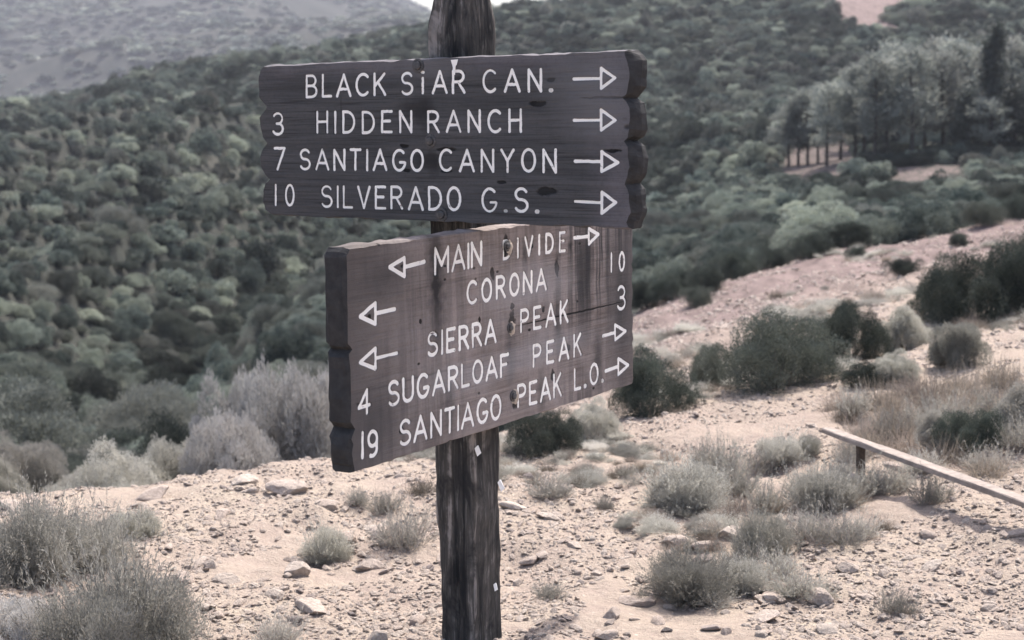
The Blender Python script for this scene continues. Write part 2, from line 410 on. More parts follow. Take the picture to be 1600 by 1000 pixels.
def build_table():
    elev = np.zeros_like(T_Y)
    for j, px in enumerate(T_PX):
        for i in range(len(T_D)):
            r = pix_ray(px, T_Y[i, j]); elev[i, j] = r[2] / math.hypot(r[0], r[1])
    d_all = np.concatenate([[1.2, 2.5, 4.0], T_D])
    near = np.array([[-EYE / 1.2] * len(T_PX), [-EYE / 2.5] * len(T_PX), [-EYE / 4.0] * len(T_PX)])
    Z = np.concatenate([near, elev]) * d_all[:, None]        # heights relative to the eye
    az = np.array([math.atan2(pix_ray(p, 500)[0], pix_ray(p, 500)[1]) for p in T_PX])
    azq = np.linspace(az[0], az[-1], 260); lq = np.linspace(math.log(1.2), math.log(2600), 420)
    ld = np.log(d_all)
    A = np.stack([pchip(ld, Z[:, j], lq) for j in range(len(T_PX))], 1)
    B = np.stack([pchip(az, A[i], azq) for i in range(len(lq))], 0)
    ker = np.array([1, 4, 6, 4, 1.0]) / 16
    for _ in range(3):
        P = np.pad(B, ((0, 0), (2, 2)), mode='edge'); B = sum(ker[k] * P[:, k:k + B.shape[1]] for k in range(5))
    return azq, lq, B
AZQ, LQ, ZT = build_table()

def ground_z(x, y):
    x = np.asarray(x, float); y = np.asarray(y, float)
    d = np.clip(np.hypot(x, y), 1.2, 2599.0); az = np.arctan2(x, y)
    fa = np.clip((az - AZQ[0]) / (AZQ[1] - AZQ[0]), 0, len(AZQ) - 1.001)
    fl = np.clip((np.log(d) - LQ[0]) / (LQ[1] - LQ[0]), 0, len(LQ) - 1.001)
    ia, il = fa.astype(int), fl.astype(int); ta, tl = fa - ia, fl - il
    z = (ZT[il, ia] * (1 - ta) + ZT[il, ia + 1] * ta) * (1 - tl) + (ZT[il + 1, ia] * (1 - ta) + ZT[il + 1, ia + 1] * ta) * tl + EYE
    side = np.clip((np.abs(az) - math.radians(40)) / math.radians(35), 0, 1)      # out of sight beside and behind the camera it levels out
    z = z * (1 - side * side * (3 - 2 * side))
    a_n = np.clip((d - 1.5) / 4, 0, 1)
    z = z + a_n * (0.045 * fbm(x / 1.3, y / 1.3, seed=3, oct=3) * np.clip(d / 8, 0.4, 2.5) + 0.024 * fbm(x / 0.22, y / 0.22, seed=9, oct=4))
    a_b = np.clip((d - 9) / 5, 0, 1) * np.clip((48 - d) / 12, 0, 1)
    z = z + a_b * (0.05 * fbm((x * .8 - y * .6) / 1.1, (x * .6 + y * .8) / 5.0, seed=51, oct=4) + 0.03 * fbm(x / .7, y / .9, seed=53, oct=3))
    a_h = np.clip((d - 22) / 60, 0, 1)
    z = z + a_h * (1.5 * fbm(x / 26, y / 26, seed=21, oct=3))
    wx = x + 5.0 * vnoise(x / 34, y / 34, seed=81) - 0.16 * y
    a_s = np.clip((d - 26) / 22, 0, 1) * np.clip((230 - d) / 90, 0, 1) * np.clip((2 - x) / 10, 0, 1)
    z = z + a_s * (0.9 + d / 70) * (1.0 - 2.0 * np.abs(np.sin(wx / (3.6 + d * 0.012))) ** 0.8) * 1.45
    a_m = np.clip((d - 320) / 500, 0, 1)
    rid = 1 - np.abs(fbm(x / 260, y / 260, seed=31, oct=4))
    z = z + a_m * (rid - 0.6) * 34
    return z

def place(px, d):
    """ground point seen in the column px, d metres away"""
    r = pix_ray(px, 500); h = math.hypot(r[0], r[1])
    x, y = r[0] / h * d, r[1] / h * d
    return np.array([x, y, float(ground_z(x, y))])

_DM = np.exp(np.linspace(math.log(3.0), math.log(2400), 3000))
def hit(px, py):
    """first ground point along the line of sight"""
    r = pix_ray(px, py); h = math.hypot(r[0], r[1])
    x, y = r[0] / h * _DM, r[1] / h * _DM
    zr = EYE + r[2] / h * _DM
    below = np.nonzero(ground_z(x, y) >= zr)[0]
    i = below[0] if len(below) else len(_DM) - 1
    return np.array([x[i], y[i], float(ground_z(x[i], y[i]))]), float(_DM[i])

def in_poly(px, py, poly):
    poly = np.asarray(poly, float); inside = np.zeros(np.shape(px), bool); j = len(poly) - 1
    for i in range(len(poly)):
        xi, yi = poly[i]; xj, yj = poly[j]
        c = ((yi > py) != (yj > py)) & (px < (xj - xi) * (py - yi) / (yj - yi + 1e-12) + xi)
        inside ^= c; j = i
    return inside

ROAD_CUT = [(1298, -60), (1440, -60), (1425, 6), (1386, 14), (1392, 30), (1412, 48), (1385, 52), (1345, 42), (1312, 30), (1300, 8)]
GROVE_A = [(1205, 285), (1215, 262), (1232, 205), (1300, 185), (1325, 205), (1340, 240), (1360, 268), (1300, 285)]
GROVE_B = [(1375, 282), (1400, 258), (1505, 256), (1510, 272), (1460, 284)]

def pale_mask(x, y, z):
    """1 where the bare pale soil lies, 0 where the brush grows"""
    px, py, w = project(np.stack([x, y, z], -1).reshape(-1, 3))
    px = px.reshape(np.shape(x)); py = py.reshape(np.shape(x))
    d = np.hypot(x, y); az = np.arctan2(x, y)
    pxa = 800 + FOCAL * np.tan(az) * 1.0
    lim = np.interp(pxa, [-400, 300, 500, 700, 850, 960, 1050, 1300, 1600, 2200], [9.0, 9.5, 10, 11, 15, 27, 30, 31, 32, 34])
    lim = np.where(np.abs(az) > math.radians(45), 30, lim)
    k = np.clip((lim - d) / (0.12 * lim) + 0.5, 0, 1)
    front = np.hypot(x, y) > 60
    for poly, lo, hi in ((ROAD_CUT, 180, 420), (GROVE_A, 70, 150), (GROVE_B, 70, 150)):
        k = np.where(in_poly(px, py, poly) & (d > lo) & (d < hi), 1.0 if lo > 100 else 0.50, k)
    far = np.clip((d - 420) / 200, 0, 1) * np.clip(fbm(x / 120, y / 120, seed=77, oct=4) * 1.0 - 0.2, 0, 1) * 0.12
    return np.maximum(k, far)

def terrain_strip(name, dists, az, mat):
    D, A = np.meshgrid(dists, az, indexing='ij')
    X, Y = D * np.sin(A), D * np.cos(A); Z = ground_z(X, Y)
    V = np.stack([X, Y, Z], -1).reshape(-1, 3)
    nd, na = D.shape
    i = np.arange(nd - 1)[:, None] * na + np.arange(na - 1)[None, :]
    f = np.stack([i, i + 1, i + 1 + na, i + na], -1).reshape(-1, 4)[:, ::-1]
    o = mesh_obj(name, V, f, mat, smooth=True)
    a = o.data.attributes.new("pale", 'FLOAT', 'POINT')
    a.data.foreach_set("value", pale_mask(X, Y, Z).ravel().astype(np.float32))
    dd = np.hypot(X, Y); pxa = 800 + FOCAL * np.tan(np.clip(np.arctan2(X, Y), -1.2, 1.2))
    pink = np.clip((dd - np.interp(pxa, [900, 1300, 1600], [11, 17, 19])) / 6, 0, 1) * np.clip((pxa - 700) / 150, 0, 1)
    pink = np.maximum(pink, np.clip((dd - 60) / 10, 0, 1) * np.clip((150 - dd) / 10, 0, 1) * .45)
    b = o.data.attributes.new("pink", 'FLOAT', 'POINT'); b.data.foreach_set("value", pink.ravel().astype(np.float32))
    return o

AZ = np.concatenate([np.linspace(-180, -34, 50)[:-1], np.linspace(-34, 34, 460), np.linspace(34, 180, 50)[1:]]) * math.pi / 180
dn = np.concatenate([np.linspace(0.02, 2.6, 14), np.exp(np.linspace(math.log(2.65), math.log(13), 230)), np.exp(np.linspace(math.log(13.2), math.log(34), 90))])
dh = np.exp(np.linspace(math.log(34), math.log(340), 170)); dm = np.exp(np.linspace(math.log(340), math.log(2590), 120))
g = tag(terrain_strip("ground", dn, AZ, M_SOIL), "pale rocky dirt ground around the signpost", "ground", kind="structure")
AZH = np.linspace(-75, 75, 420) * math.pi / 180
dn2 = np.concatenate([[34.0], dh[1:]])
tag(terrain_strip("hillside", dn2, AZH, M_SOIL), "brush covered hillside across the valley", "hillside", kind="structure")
tag(terrain_strip("mountain", dm, AZH, M_SOIL), "far hazy mountain slope", "mountain", kind="structure")

# ------------------------------------------------------------------ signpost
ANG = math.radians(34.5); PS = 0.14; BT = 0.075
P0 = np.array([-0.1462, 4.6, 0.0])
RD = np.array([math.cos(ANG), -math.sin(ANG), 0]); FD = np.array([math.sin(ANG), math.cos(ANG), 0])
sign = empty("trail_signpost", (P0[0], P0[1], 0.0), 0.0)
tag(sign, "weathered square timber signpost carrying two routed trail boards at right angles", "signpost")

def build_post():
    n_side, nz = 16, 190
    zs = np.linspace(-0.35, 1.985, nz)
    h = PS / 2
    base = []
    for s in range(4):
        for k in range(n_side):
            t = -1 + 2 * k / n_side
            base.append({0: (t, -1), 1: (1, t), 2: (-t, 1), 3: (-1, -t)}[s])
    base = np.array(base, float) * h
    rr = np.hypot(base[:, 0], base[:, 1]); cap = 0.097
    base *= np.minimum(1, (cap + 0.25 * (rr - cap).clip(0)) / rr)[:, None]      # worn corners
    V = []
    for z in zs:
        top = max(0.0, (z - 1.86) / 0.125)
        sc = 1.0 - 0.17 * top ** 1.3
        x, y = base[:, 0] * sc, base[:, 1] * sc
        zz = np.full(len(x), z)
        nrm = base / np.hypot(base[:, 0], base[:, 1])[:, None]
        dsp = 0.0045 * fbm(x * 60, y * 60, zz * 3, seed=5, oct=3) + 0.005 * fbm(x * 14, y * 14, zz * 7, seed=8, oct=3)
        crk = np.clip(vnoise(x * 75, y * 75, zz * 1.2, seed=12) - 0.28, 0, 1) * 0.018
        dsp = dsp - crk - 0.011 * np.clip(fbm(x * 20, y * 20, zz * 9, seed=15, oct=2) - 0.55, 0, 1)
        lean = 0.010 * (z - 0.3)
        V.append(np.stack([x + nrm[:, 0] * dsp, y + nrm[:, 1] * dsp, zz + 0.02 * top * fbm(x * 30, y * 30, seed=4, oct=2)], -1))
        V[-1] = V[-1] @ np.array([[RD[0], RD[1], 0], [FD[0], FD[1], 0], [0, 0, 1]]) + np.array([lean, 0, 0])
    nb = len(base); V = np.concatenate(V)
    i = np.arange(nz - 1)[:, None] * nb; k = np.arange(nb)[None, :]; k2 = (k + 1) % nb
    f = np.stack([i + k, i + k2, i + nb + k2, i + nb + k], -1).reshape(-1, 4)
    faces = [tuple(q) for q in f] + [tuple((nz - 1) * nb + q for q in range(nb))]
    return mesh_obj("post", V, faces, M_POST, sign, smooth=True)
post = build_post()

def lobes(z_edges, u_notch, u_flat, rise, rng, side):
    """points of a scalloped end from top to bottom"""
    pts = []
    for a, b in zip(z_edges[:-1], z_edges[1:]):
        L = a - b
        for fr, w in ((0.0, 0), (rise * 0.5 / L, 0.62), (rise / L, 0.95), (0.4, 1.0), (0.62, 0.97), (1 - rise / L, 0.93), (1 - rise * 0.45 / L, 0.55)):
            pts.append((side * (u_notch + (u_flat - u_notch) * w + rng.uniform(-0.004, 0.004)), a - L * fr + (rng.uniform(-0.004, 0.004) if fr else 0)))
    return pts

def board(name, front, outer, yf, mats, parent, cham, seed, rect, strokes):
    """front and outer: matched outlines (u, z); chamfered timber board, front face at y = yf, letters routed into it"""
    n0 = len(front)
    long_edges = {i for i in range(n0) if abs(front[i][0] - front[(i + 1) % n0][0]) > 0.5}
    fr, ou = [], []
    for i in range(n0):
        a, b = np.array(front[i]), np.array(front[(i + 1) % n0]); c, d = np.array(outer[i]), np.array(outer[(i + 1) % n0])
        n = 70 if i in long_edges else 2
        for k in range(n):
            fr.append(a + (b - a) * k / n); ou.append(c + (d - c) * k / n)
    fr, ou = np.array(fr), np.array(ou); N = len(fr)
    def jit(p, amp, s):
        q = p.copy()
        q[:, 0] += amp * vnoise(p[:, 0] * 40, p[:, 1] * 40, seed=s) * 0.6
        q[:, 1] += amp * fbm(p[:, 0] * 22, p[:, 1] * 22, seed=s + 3, oct=3) * 0.6
        return q
    rings = [(jit(fr, 0.004, seed), yf), (jit(fr * 0.35 + ou * 0.65, 0.006, seed + 1), yf + cham * 0.5), (jit(ou, 0.005, seed + 2), yf + cham), (jit(ou, 0.006, seed + 5), yf + BT * 0.82), (jit(fr, 0.003, seed + 7), yf + BT)]
    V = np.concatenate([np.stack([p[:, 0], np.full(N, y) + 0.003 * vnoise(p[:, 0] * 30, p[:, 1] * 30, seed=seed + 11) * (1 if k not in (0, 4) else 0), p[:, 1]], -1) for k, (p, y) in enumerate(rings)])
    faces, mi = [], []
    for r in range(4):
        for k in range(N):
            k2 = (k + 1) % N
            faces.append((r * N + k, (r + 1) * N + k, (r + 1) * N + k2, r * N + k2))
            mi.append(1 if abs(fr[k][0] - fr[k2][0]) < 0.012 else 0)
    faces.append(tuple(4 * N + k for k in range(N))); mi.append(0)
    # fine front face with the routed grooves cut into it
    u0, u1, z0, z1 = rect; st = 0.002
    nu, nz = int((u1 - u0) / st), int((z1 - z0) / st)
    us, zs = np.linspace(u0, u1, nu + 1), np.linspace(z0, z1, nz + 1)
    dep = np.zeros((nz + 1, nu + 1))
    for pts, rad in strokes:
        p = np.array(pts); gr = rad + 0.0013
        for a, b in zip(p[:-1], p[1:]):
            i_a, i_b = np.searchsorted(us, [min(a[0], b[0]) - gr, max(a[0], b[0]) + gr]); j_a, j_b = np.searchsorted(zs, [min(a[1], b[1]) - gr, max(a[1], b[1]) + gr])
            if i_a >= i_b or j_a >= j_b: continue
            U, Zz = np.meshgrid(us[i_a:i_b], zs[j_a:j_b]); ab = b - a; L2 = max(1e-12, ab @ ab)
            t = np.clip(((U - a[0]) * ab[0] + (Zz - a[1]) * ab[1]) / L2, 0, 1)
            ds = np.hypot(U - a[0] - t * ab[0], Zz - a[1] - t * ab[1])
            dep[j_a:j_b, i_a:i_b] = np.maximum(dep[j_a:j_b, i_a:i_b], np.clip((gr - ds) / 0.0024, 0, 1) * 0.0042)
    U, Zz = np.meshgrid(us, zs)
    und = 0.0012 * fbm(U * 9, Zz * 14, seed=seed + 21, oct=3) + 0.00035 * fbm(U * 12, Zz * 160, seed=seed + 23, oct=2)
    edge = np.minimum(np.minimum(U - u0, u1 - U), np.minimum(Zz - z0, z1 - Zz)); und *= np.clip(edge / 0.02, 0, 1)
    G = np.stack([U, yf + dep + und, Zz], -1).reshape(-1, 3)
    o0 = len(V); ii = np.arange(nz)[:, None] * (nu + 1) + np.arange(nu)[None, :] + o0
    quads = np.stack([ii, ii + 1, ii + nu + 2, ii + nu + 1], -1).reshape(-1, 4)
    loop = [o0 + i for i in range(nu + 1)] + [o0 + j * (nu + 1) + nu for j in range(1, nz + 1)] + [o0 + nz * (nu + 1) + i for i in range(nu - 1, -1, -1)] + [o0 + j * (nu + 1) for j in range(nz - 1, 0, -1)]
    V = np.concatenate([V, G])
    from mathutils.geometry import tessellate_polygon
    ids = list(range(N)) + loop
    tri = tessellate_polygon([[Vector((V[i][0], V[i][2], 0)) for i in range(N)], [Vector((V[i][0], V[i][2], 0)) for i in loop]])
    for t in tri: faces.append(tuple(ids[q] for q in t)); mi.append(0)
    faces += [tuple(int(v) for v in q) for q in quads]; mi += [0] * len(quads)
    o = mesh_obj(name, V, faces, mats, parent, mat_idx=mi)
    import bmesh
    bm = bmesh.new(); bm.from_mesh(o.data); bmesh.ops.recalc_face_normals(bm, faces=bm.faces); bm.to_mesh(o.data); bm.free()
    return o

def arc(cx, cy, rx, ry, a0, a1, n=16):
    return [(cx + rx * math.cos(math.radians(a0 + (a1 - a0) * i / n)), cy + ry * math.sin(math.radians(a0 + (a1 - a0) * i / n))) for i in range(n + 1)]
GL = {
 'A': (.78, [[(0, 0), (.39, 1)], [(.39, 1), (.78, 0)], [(.13, .32), (.65, .32)]]),
 'B': (.60, [[(0, 0), (0, 1)], [(0, 1), (.28, 1)] + arc(.28, .76, .26, .24, 90, -90) + [(0, .52)], [(.28, .52)] + arc(.30, .26, .30, .26, 90, -90) + [(0, 0)]]),
 'C': (.68, [arc(.38, .5, .38, .5, 48, 312, 24)]),
 'D': (.66, [[(0, 0), (0, 1)], [(0, 1), (.2, 1)] + arc(.2, .5, .46, .5, 90, -90, 20) + [(0, 0)]]),
 'E': (.54, [[(0, 0), (0, 1)], [(0, 1), (.54, 1)], [(0, .53), (.44, .53)], [(0, 0), (.54, 0)]]),
 'F': (.54, [[(0, 0), (0, 1)], [(0, 1), (.54, 1)], [(0, .53), (.44, .53)]]),
 'G': (.70, [arc(.37, .5, .37, .5, 48, 345, 26), [(.70, .36), (.70, .40), (.42, .40)]]),
 'H': (.62, [[(0, 0), (0, 1)], [(.62, 0), (.62, 1)], [(0, .52), (.62, .52)]]),
 'I': (.0, [[(0, 0), (0, 1)]]),
 'K': (.60, [[(0, 0), (0, 1)], [(.56, 1), (.02, .42)], [(.20, .60), (.60, 0)]]),
 'L': (.50, [[(0, 1), (0, 0)], [(0, 0), (.50, 0)]]),
 'M': (.80, [[(0, 0), (0, 1)], [(0, 1), (.40, .30)], [(.40, .30), (.80, 1)], [(.80, 1), (.80, 0)]]),
 'N': (.64, [[(0, 0), (0, 1)], [(0, 1), (.64, 0)], [(.64, 0), (.64, 1)]]),
 'O': (.68, [arc(.34, .5, .34, .5, 90, 450, 32)]),
 'P': (.58, [[(0, 0), (0, 1)], [(0, 1), (.30, 1)] + arc(.30, .74, .28, .26, 90, -90) + [(0, .48)]]),
 'R': (.62, [[(0, 0), (0, 1)], [(0, 1), (.30, 1)] + arc(.30, .75, .28, .25, 90, -90) + [(0, .50)], [(.28, .50), (.62, 0)]]),
 'S': (.62, [arc(.31, .755, .28, .245, 28, 250, 16) + arc(.31, .26, .31, .26, 80, -150, 18)]),
 'T': (.60, [[(0, 1), (.60, 1)], [(.30, 1), (.30, 0)]]),
 't': (.46, [[(.16, 1), (.27, .985)], [(.23, .70), (.23, .30)], [(.235, .24), (.23, 0)]]),      # the T whose bar has weathered away
 'U': (.62, [[(0, 1), (0, .32)] + arc(.31, .31, .31, .31, 180, 360) + [(.62, 1)]]),
 'V': (.68, [[(0, 1), (.34, 0)], [(.34, 0), (.68, 1)]]),
 'Y': (.66, [[(0, 1), (.33, .50)], [(.66, 1), (.33, .50)], [(.33, .50), (.33, 0)]]),
 '0': (.50, [arc(.25, .5, .25, .5, 90, 450, 28)]),
 '1': (.0, [[(0, 0), (0, 1)]]),
 '3': (.50, [arc(.24, .75, .23, .25, 150, -80, 16), arc(.24, .26, .26, .26, 85, -150, 18), [(.18, .51), (.27, .505)]]),
 '4': (.56, [[(.42, 0), (.42, 1)], [(.42, 1), (0, .32)], [(0, .32), (.56, .32)]]),
 '7': (.52, [[(0, 1), (.52, 1)], [(.52, 1), (.16, 0)]]),
 '9': (.50, [arc(.25, .70, .25, .30, 0, 360, 24), [(.50, .70), (.49, .45)] + arc(.22, .30, .27, .30, 20, -110, 12)]),
 '.': (.06, [[(0, .015), (.06, .015)]]),
}
_layer = [0]
def ribbon(V, Fc, pts, rad, y, rng):
    """flat painted stroke with round ends in the plane y"""
    p = np.array(pts, float)
    seg = np.linalg.norm(np.diff(p, axis=0), axis=1)
    p = p[np.concatenate([[True], seg > 1e-5])]
    if len(p) == 2:                                        # a straight cut wavers a little
        t = np.linspace(0, 1, 7)[:, None]; p = p[0] + (p[1] - p[0]) * t
        p[1:-1] += np.array([[rng.uniform(-.0008, .0008), rng.uniform(-.0008, .0008)] for _ in range(5)])
    closed = np.linalg.norm(p[0] - p[-1]) < 1e-4
    tg = np.gradient(p, axis=0)
    if closed: tg[0] = tg[-1] = p[1] - p[-2]
    tg /= np.linalg.norm(tg, axis=1)[:, None]
    nn = np.stack([-tg[:, 1], tg[:, 0]], -1)
    w = np.array([rad * rng.uniform(0.88, 1.12) for _ in p])
    if closed: w[-1] = w[0]
    b = len(V); L = len(p)
    for q in np.concatenate([p + nn * w[:, None], p - nn * w[:, None]]): V.append((q[0], y, q[1]))
    for i in range(L - 1): Fc.append((b + i, b + L + i, b + L + i + 1, b + i + 1))
    if not closed:
        for e, sg in ((0, -1), (L - 1, 1)):
            c = len(V); n = 8
            a0 = math.atan2(nn[e][1], nn[e][0])
            for k in range(n + 1):
                a = a0 - sg * math.pi * k / n
                V.append((p[e][0] + w[e] * math.cos(a), y, p[e][1] + w[e] * math.sin(a)))
            Fc.append(tuple(range(c, c + n + 1)))

def split_corners(pts):
    out, cur = [], [pts[0]]
    for i in range(1, len(pts) - 1):
        cur.append(pts[i])
        a = np.subtract(pts[i], pts[i - 1]); b = np.subtract(pts[i + 1], pts[i])
        if np.dot(a, b) < 0.6 * np.linalg.norm(a) * np.linalg.norm(b) and min(np.linalg.norm(a), np.linalg.norm(b)) > 0.1:
            out.append(cur); cur = [pts[i]]
    cur.append(pts[-1]); out.append(cur); return out

def letter_strokes(text, q, rad, seed):
    rng = random.Random(seed)
    bl, br, tr, tl = [np.array(q[i:i + 2]) for i in (0, 2, 4, 6)]
    H = np.linalg.norm(tl - bl); W = np.linalg.norm(br - bl)
    gw = sum(GL[c][0] for c in text)
    gap = (W / H - 2 * rad / H - gw * 0.92) / max(1, len(text) - 1) if len(text) > 1 else 0
    sx = 0.92
    if gap < 0.16 or len(text) == 1:
        sx = max(0.4, (W / H - 2 * rad / H - 0.2 * (len(text) - 1)) / max(gw, 0.3)); gap = (W / H - 2 * rad / H - gw * sx) / max(1, len(text) - 1)
    if len(text) == 1: sx = min(sx, 1.1)
    out = []; x = rad / H
    total = W / H; rv = rad / H
    for c in text:
        w, strokes = GL[c]
        dx, dy = rng.uniform(-.012, .012), rng.uniform(-.018, .018)
        for st in strokes:
            for piece in split_corners(st):
                pp = []
                for (gx, gy) in piece:
                    s = (x + gx * sx + dx) / total; t = rv + (gy + dy) * (1 - 2 * rv)
                    pp.append((bl * (1 - s) + br * s) * (1 - t) + (tl * (1 - s) + tr * s) * t)
                out.append((pp, rad * (1.35 if c == '.' else 1)))
        x += w * sx + gap
    return out

def arrow_strokes(q, rad):
    tail, tip, a, b = [np.array(q[i:i + 2]) for i in (0, 2, 4, 6)]
    d = (tip - tail) / np.linalg.norm(tip - tail)
    return [([p0, p1], rad) for p0, p1 in ((tail, (a + b) / 2), (a, b), (a, tip - d * rad), (b, tip - d * rad))]

def paint_strokes(name, strokes, parent, seed):
    """white paint lying in the bottom of the routed grooves"""
    rng = random.Random(seed); V, Fc = [], []
    for i, (pts, rad) in enumerate(strokes):
        ribbon(V, Fc, pts, rad, YF + 0.0026 - 0.00012 * (i % 9), rng)
    return mesh_obj(name, V, Fc, M_PAINT, parent)

UPPER = [('BLACK',-0.478,1.679,-0.160,1.681,-0.157,1.750,-0.474,1.752),('StAR',-0.107,1.681,0.130,1.682,0.132,1.751,-0.104,1.750),
 ('CAN.',0.189,1.681,0.426,1.680,0.427,1.747,0.190,1.749),('3',-0.625,1.566,-0.571,1.566,-0.567,1.639,-0.621,1.640),
 ('HIDDEN',-0.441,1.570,-0.065,1.570,-0.063,1.638,-0.438,1.641),('RANCH',-0.013,1.570,0.322,1.569,0.323,1.638,-0.011,1.637),
 ('7',-0.625,1.456,-0.573,1.456,-0.569,1.530,-0.620,1.530),('SANTIAGO',-0.515,1.458,-0.027,1.458,-0.024,1.526,-0.512,1.526),
 ('CANYON',0.027,1.458,0.436,1.458,0.437,1.528,0.030,1.526),('10',-0.625,1.345,-0.541,1.346,-0.537,1.418,-0.621,1.416),
 ('SILVERADO',-0.434,1.344,0.105,1.345,0.107,1.418,-0.431,1.415),('G.S.',0.175,1.344,0.375,1.347,0.376,1.419,0.177,1.417)]
UPPER_ARROWS = [(0.494,1.714,0.628,1.714,0.581,1.740,0.580,1.687),(0.493,1.603,0.628,1.602,0.579,1.630,0.579,1.576),
 (0.495,1.492,0.635,1.489,0.580,1.518,0.579,1.465),(0.493,1.382,0.627,1.382,0.579,1.409,0.578,1.352)]
LOWER = [('MAIN',-0.329,1.180,-0.096,1.184,-0.093,1.259,-0.325,1.261),('DIVIDE',0.006,1.190,0.357,1.184,0.359,1.254,0.008,1.253),
 ('CORONA',-0.181,1.076,0.245,1.074,0.247,1.147,-0.178,1.149),('10',0.632,1.089,0.727,1.086,0.728,1.157,0.634,1.158),
 ('SIERRA',-0.372,0.954,-0.032,0.947,-0.030,1.025,-0.369,1.026),('PEAK',0.092,0.960,0.367,0.957,0.369,1.035,0.094,1.034),
 ('3',0.672,0.958,0.731,0.955,0.733,1.042,0.673,1.044),('4',-0.678,0.838,-0.618,0.839,-0.614,0.913,-0.674,0.910),
 ('SUGARLOAF',-0.551,0.841,0.028,0.840,0.030,0.912,-0.548,0.915),('PEAK',0.157,0.844,0.445,0.838,0.447,0.917,0.159,0.918),
 ('19',-0.668,0.723,-0.598,0.717,-0.594,0.795,-0.664,0.800),('SANTIAGO',-0.508,0.724,-0.017,0.714,-0.014,0.795,-0.504,0.800),
 ('PEAK',0.069,0.731,0.323,0.724,0.325,0.807,0.071,0.805),('L.O.',0.394,0.731,0.580,0.730,0.581,0.806,0.396,0.807)]
LOWER_ARROWS = [(-0.372,1.223,-0.531,1.223,-0.460,1.242,-0.462,1.192),(-0.508,1.107,-0.659,1.105,-0.589,1.133,-0.592,1.078),
 (-0.505,0.986,-0.666,0.984,-0.595,1.012,-0.598,0.958),(0.408,1.225,0.563,1.224,0.498,1.247,0.497,1.198),
 (0.577,0.886,0.734,0.882,0.658,0.912,0.657,0.862),(0.593,0.766,0.750,0.763,0.677,0.795,0.676,0.742)]
YF = -(PS / 2 + BT)
UP_TEXT = [letter_strokes(w[0], w[1:], 0.0043, 100 + i) for i, w in enumerate(UPPER)]
UP_ARROW = [arrow_strokes(a, 0.0047) for a in UPPER_ARROWS]
LO_TEXT = [letter_strokes(w[0], w[1:], 0.0055, 200 + i) for i, w in enumerate(LOWER)]
LO_ARROW = [arrow_strokes(a, 0.0060) for a in LOWER_ARROWS]
rng = random.Random(4)
YF = -(PS / 2 + BT)
# upper board: four scallops at each end
ze = [1.786, 1.660, 1.548, 1.432, 1.313]
rf = lobes(ze, 0.650, 0.667, 0.030, rng, 1); rng2 = random.Random(5)
ro = lobes(ze, 0.660, 0.686, 0.028, rng2, 1)
zl = [1.786, 1.657, 1.544, 1.430, 1.318]
lf = lobes(zl, 0.642, 0.672, 0.034, rng, -1); lo_ = lobes(zl, 0.648, 0.692, 0.034, rng2, -1)
rf[0] = (0.656, 1.783); ro[0] = (0.661, 1.786); lf[0] = (-0.646, 1.781); lo_[0] = (-0.648, 1.785)
end_rf, end_lf = (0.664, 1.314), (-0.638, 1.318)
front = rf + [end_rf] + [end_lf] + lf[::-1]
outer = ro + [(0.668, 1.311)] + [(-0.646, 1.314)] + lo_[::-1]
up = board("sign_board", front, outer, YF, [M_UP, M_END], sign, 0.036, 3, (-0.633, 0.643, 1.327, 1.774), sum(UP_TEXT + UP_ARROW, []))
up.rotation_euler = (0, 0, -ANG)
tag(up, "dark stained upper board pointing to Black Star canyon")
# lower board: three long scallops at each end
zl = [1.290, 1.022, 0.812, 0.698]; zr = [1.288, 1.105, 0.955, 0.835, 0.695]
lf = lobes(zl, 0.692, 0.706, 0.022, rng, -1); lo_ = lobes(zl, 0.694, 0.717, 0.022, rng2, -1)
rf = lobes(zr, 0.764, 0.772, 0.022, rng, 1); ro = lobes(zr, 0.770, 0.783, 0.022, rng2, 1)
lf[0] = (-0.690, 1.286); lo_[0] = (-0.699, 1.291); rf[0] = (0.764, 1.286); ro[0] = (0.770, 1.290)
front = rf + [(0.764, 0.697)] + [(-0.700, 0.699)] + lf[::-1]
outer = ro + [(0.770, 0.694)] + [(-0.706, 0.695)] + lo_[::-1]
lo = board("sign_board", front, outer, YF, [M_LO, M_END], sign, 0.014, 13, (-0.684, 0.757, 0.707, 1.279), sum(LO_TEXT + LO_ARROW, []))
lo.rotation_euler = (0, 0, math.pi / 2 - ANG)
tag(lo, "paler worn lower board pointing to the peaks")

def paint_word(word, st, parent, seed):
    if word in ("10", "19"):                              # the two figures are cut apart
        paint_strokes("lettering", st[:1], parent, seed); paint_strokes("lettering", st[1:], parent, seed + 50)
    else: paint_strokes("lettering", st, parent, seed)
for i, st in enumerate(UP_TEXT): paint_word(UPPER[i][0], st, up, 100 + i)
for i, st in enumerate(UP_ARROW): paint_strokes("arrow", st, up, 140 + i)
for i, st in enumerate(LO_TEXT): paint_word(LOWER[i][0], st, lo, 200 + i)
for i, st in enumerate(LO_ARROW): paint_strokes("arrow", st, lo, 240 + i)

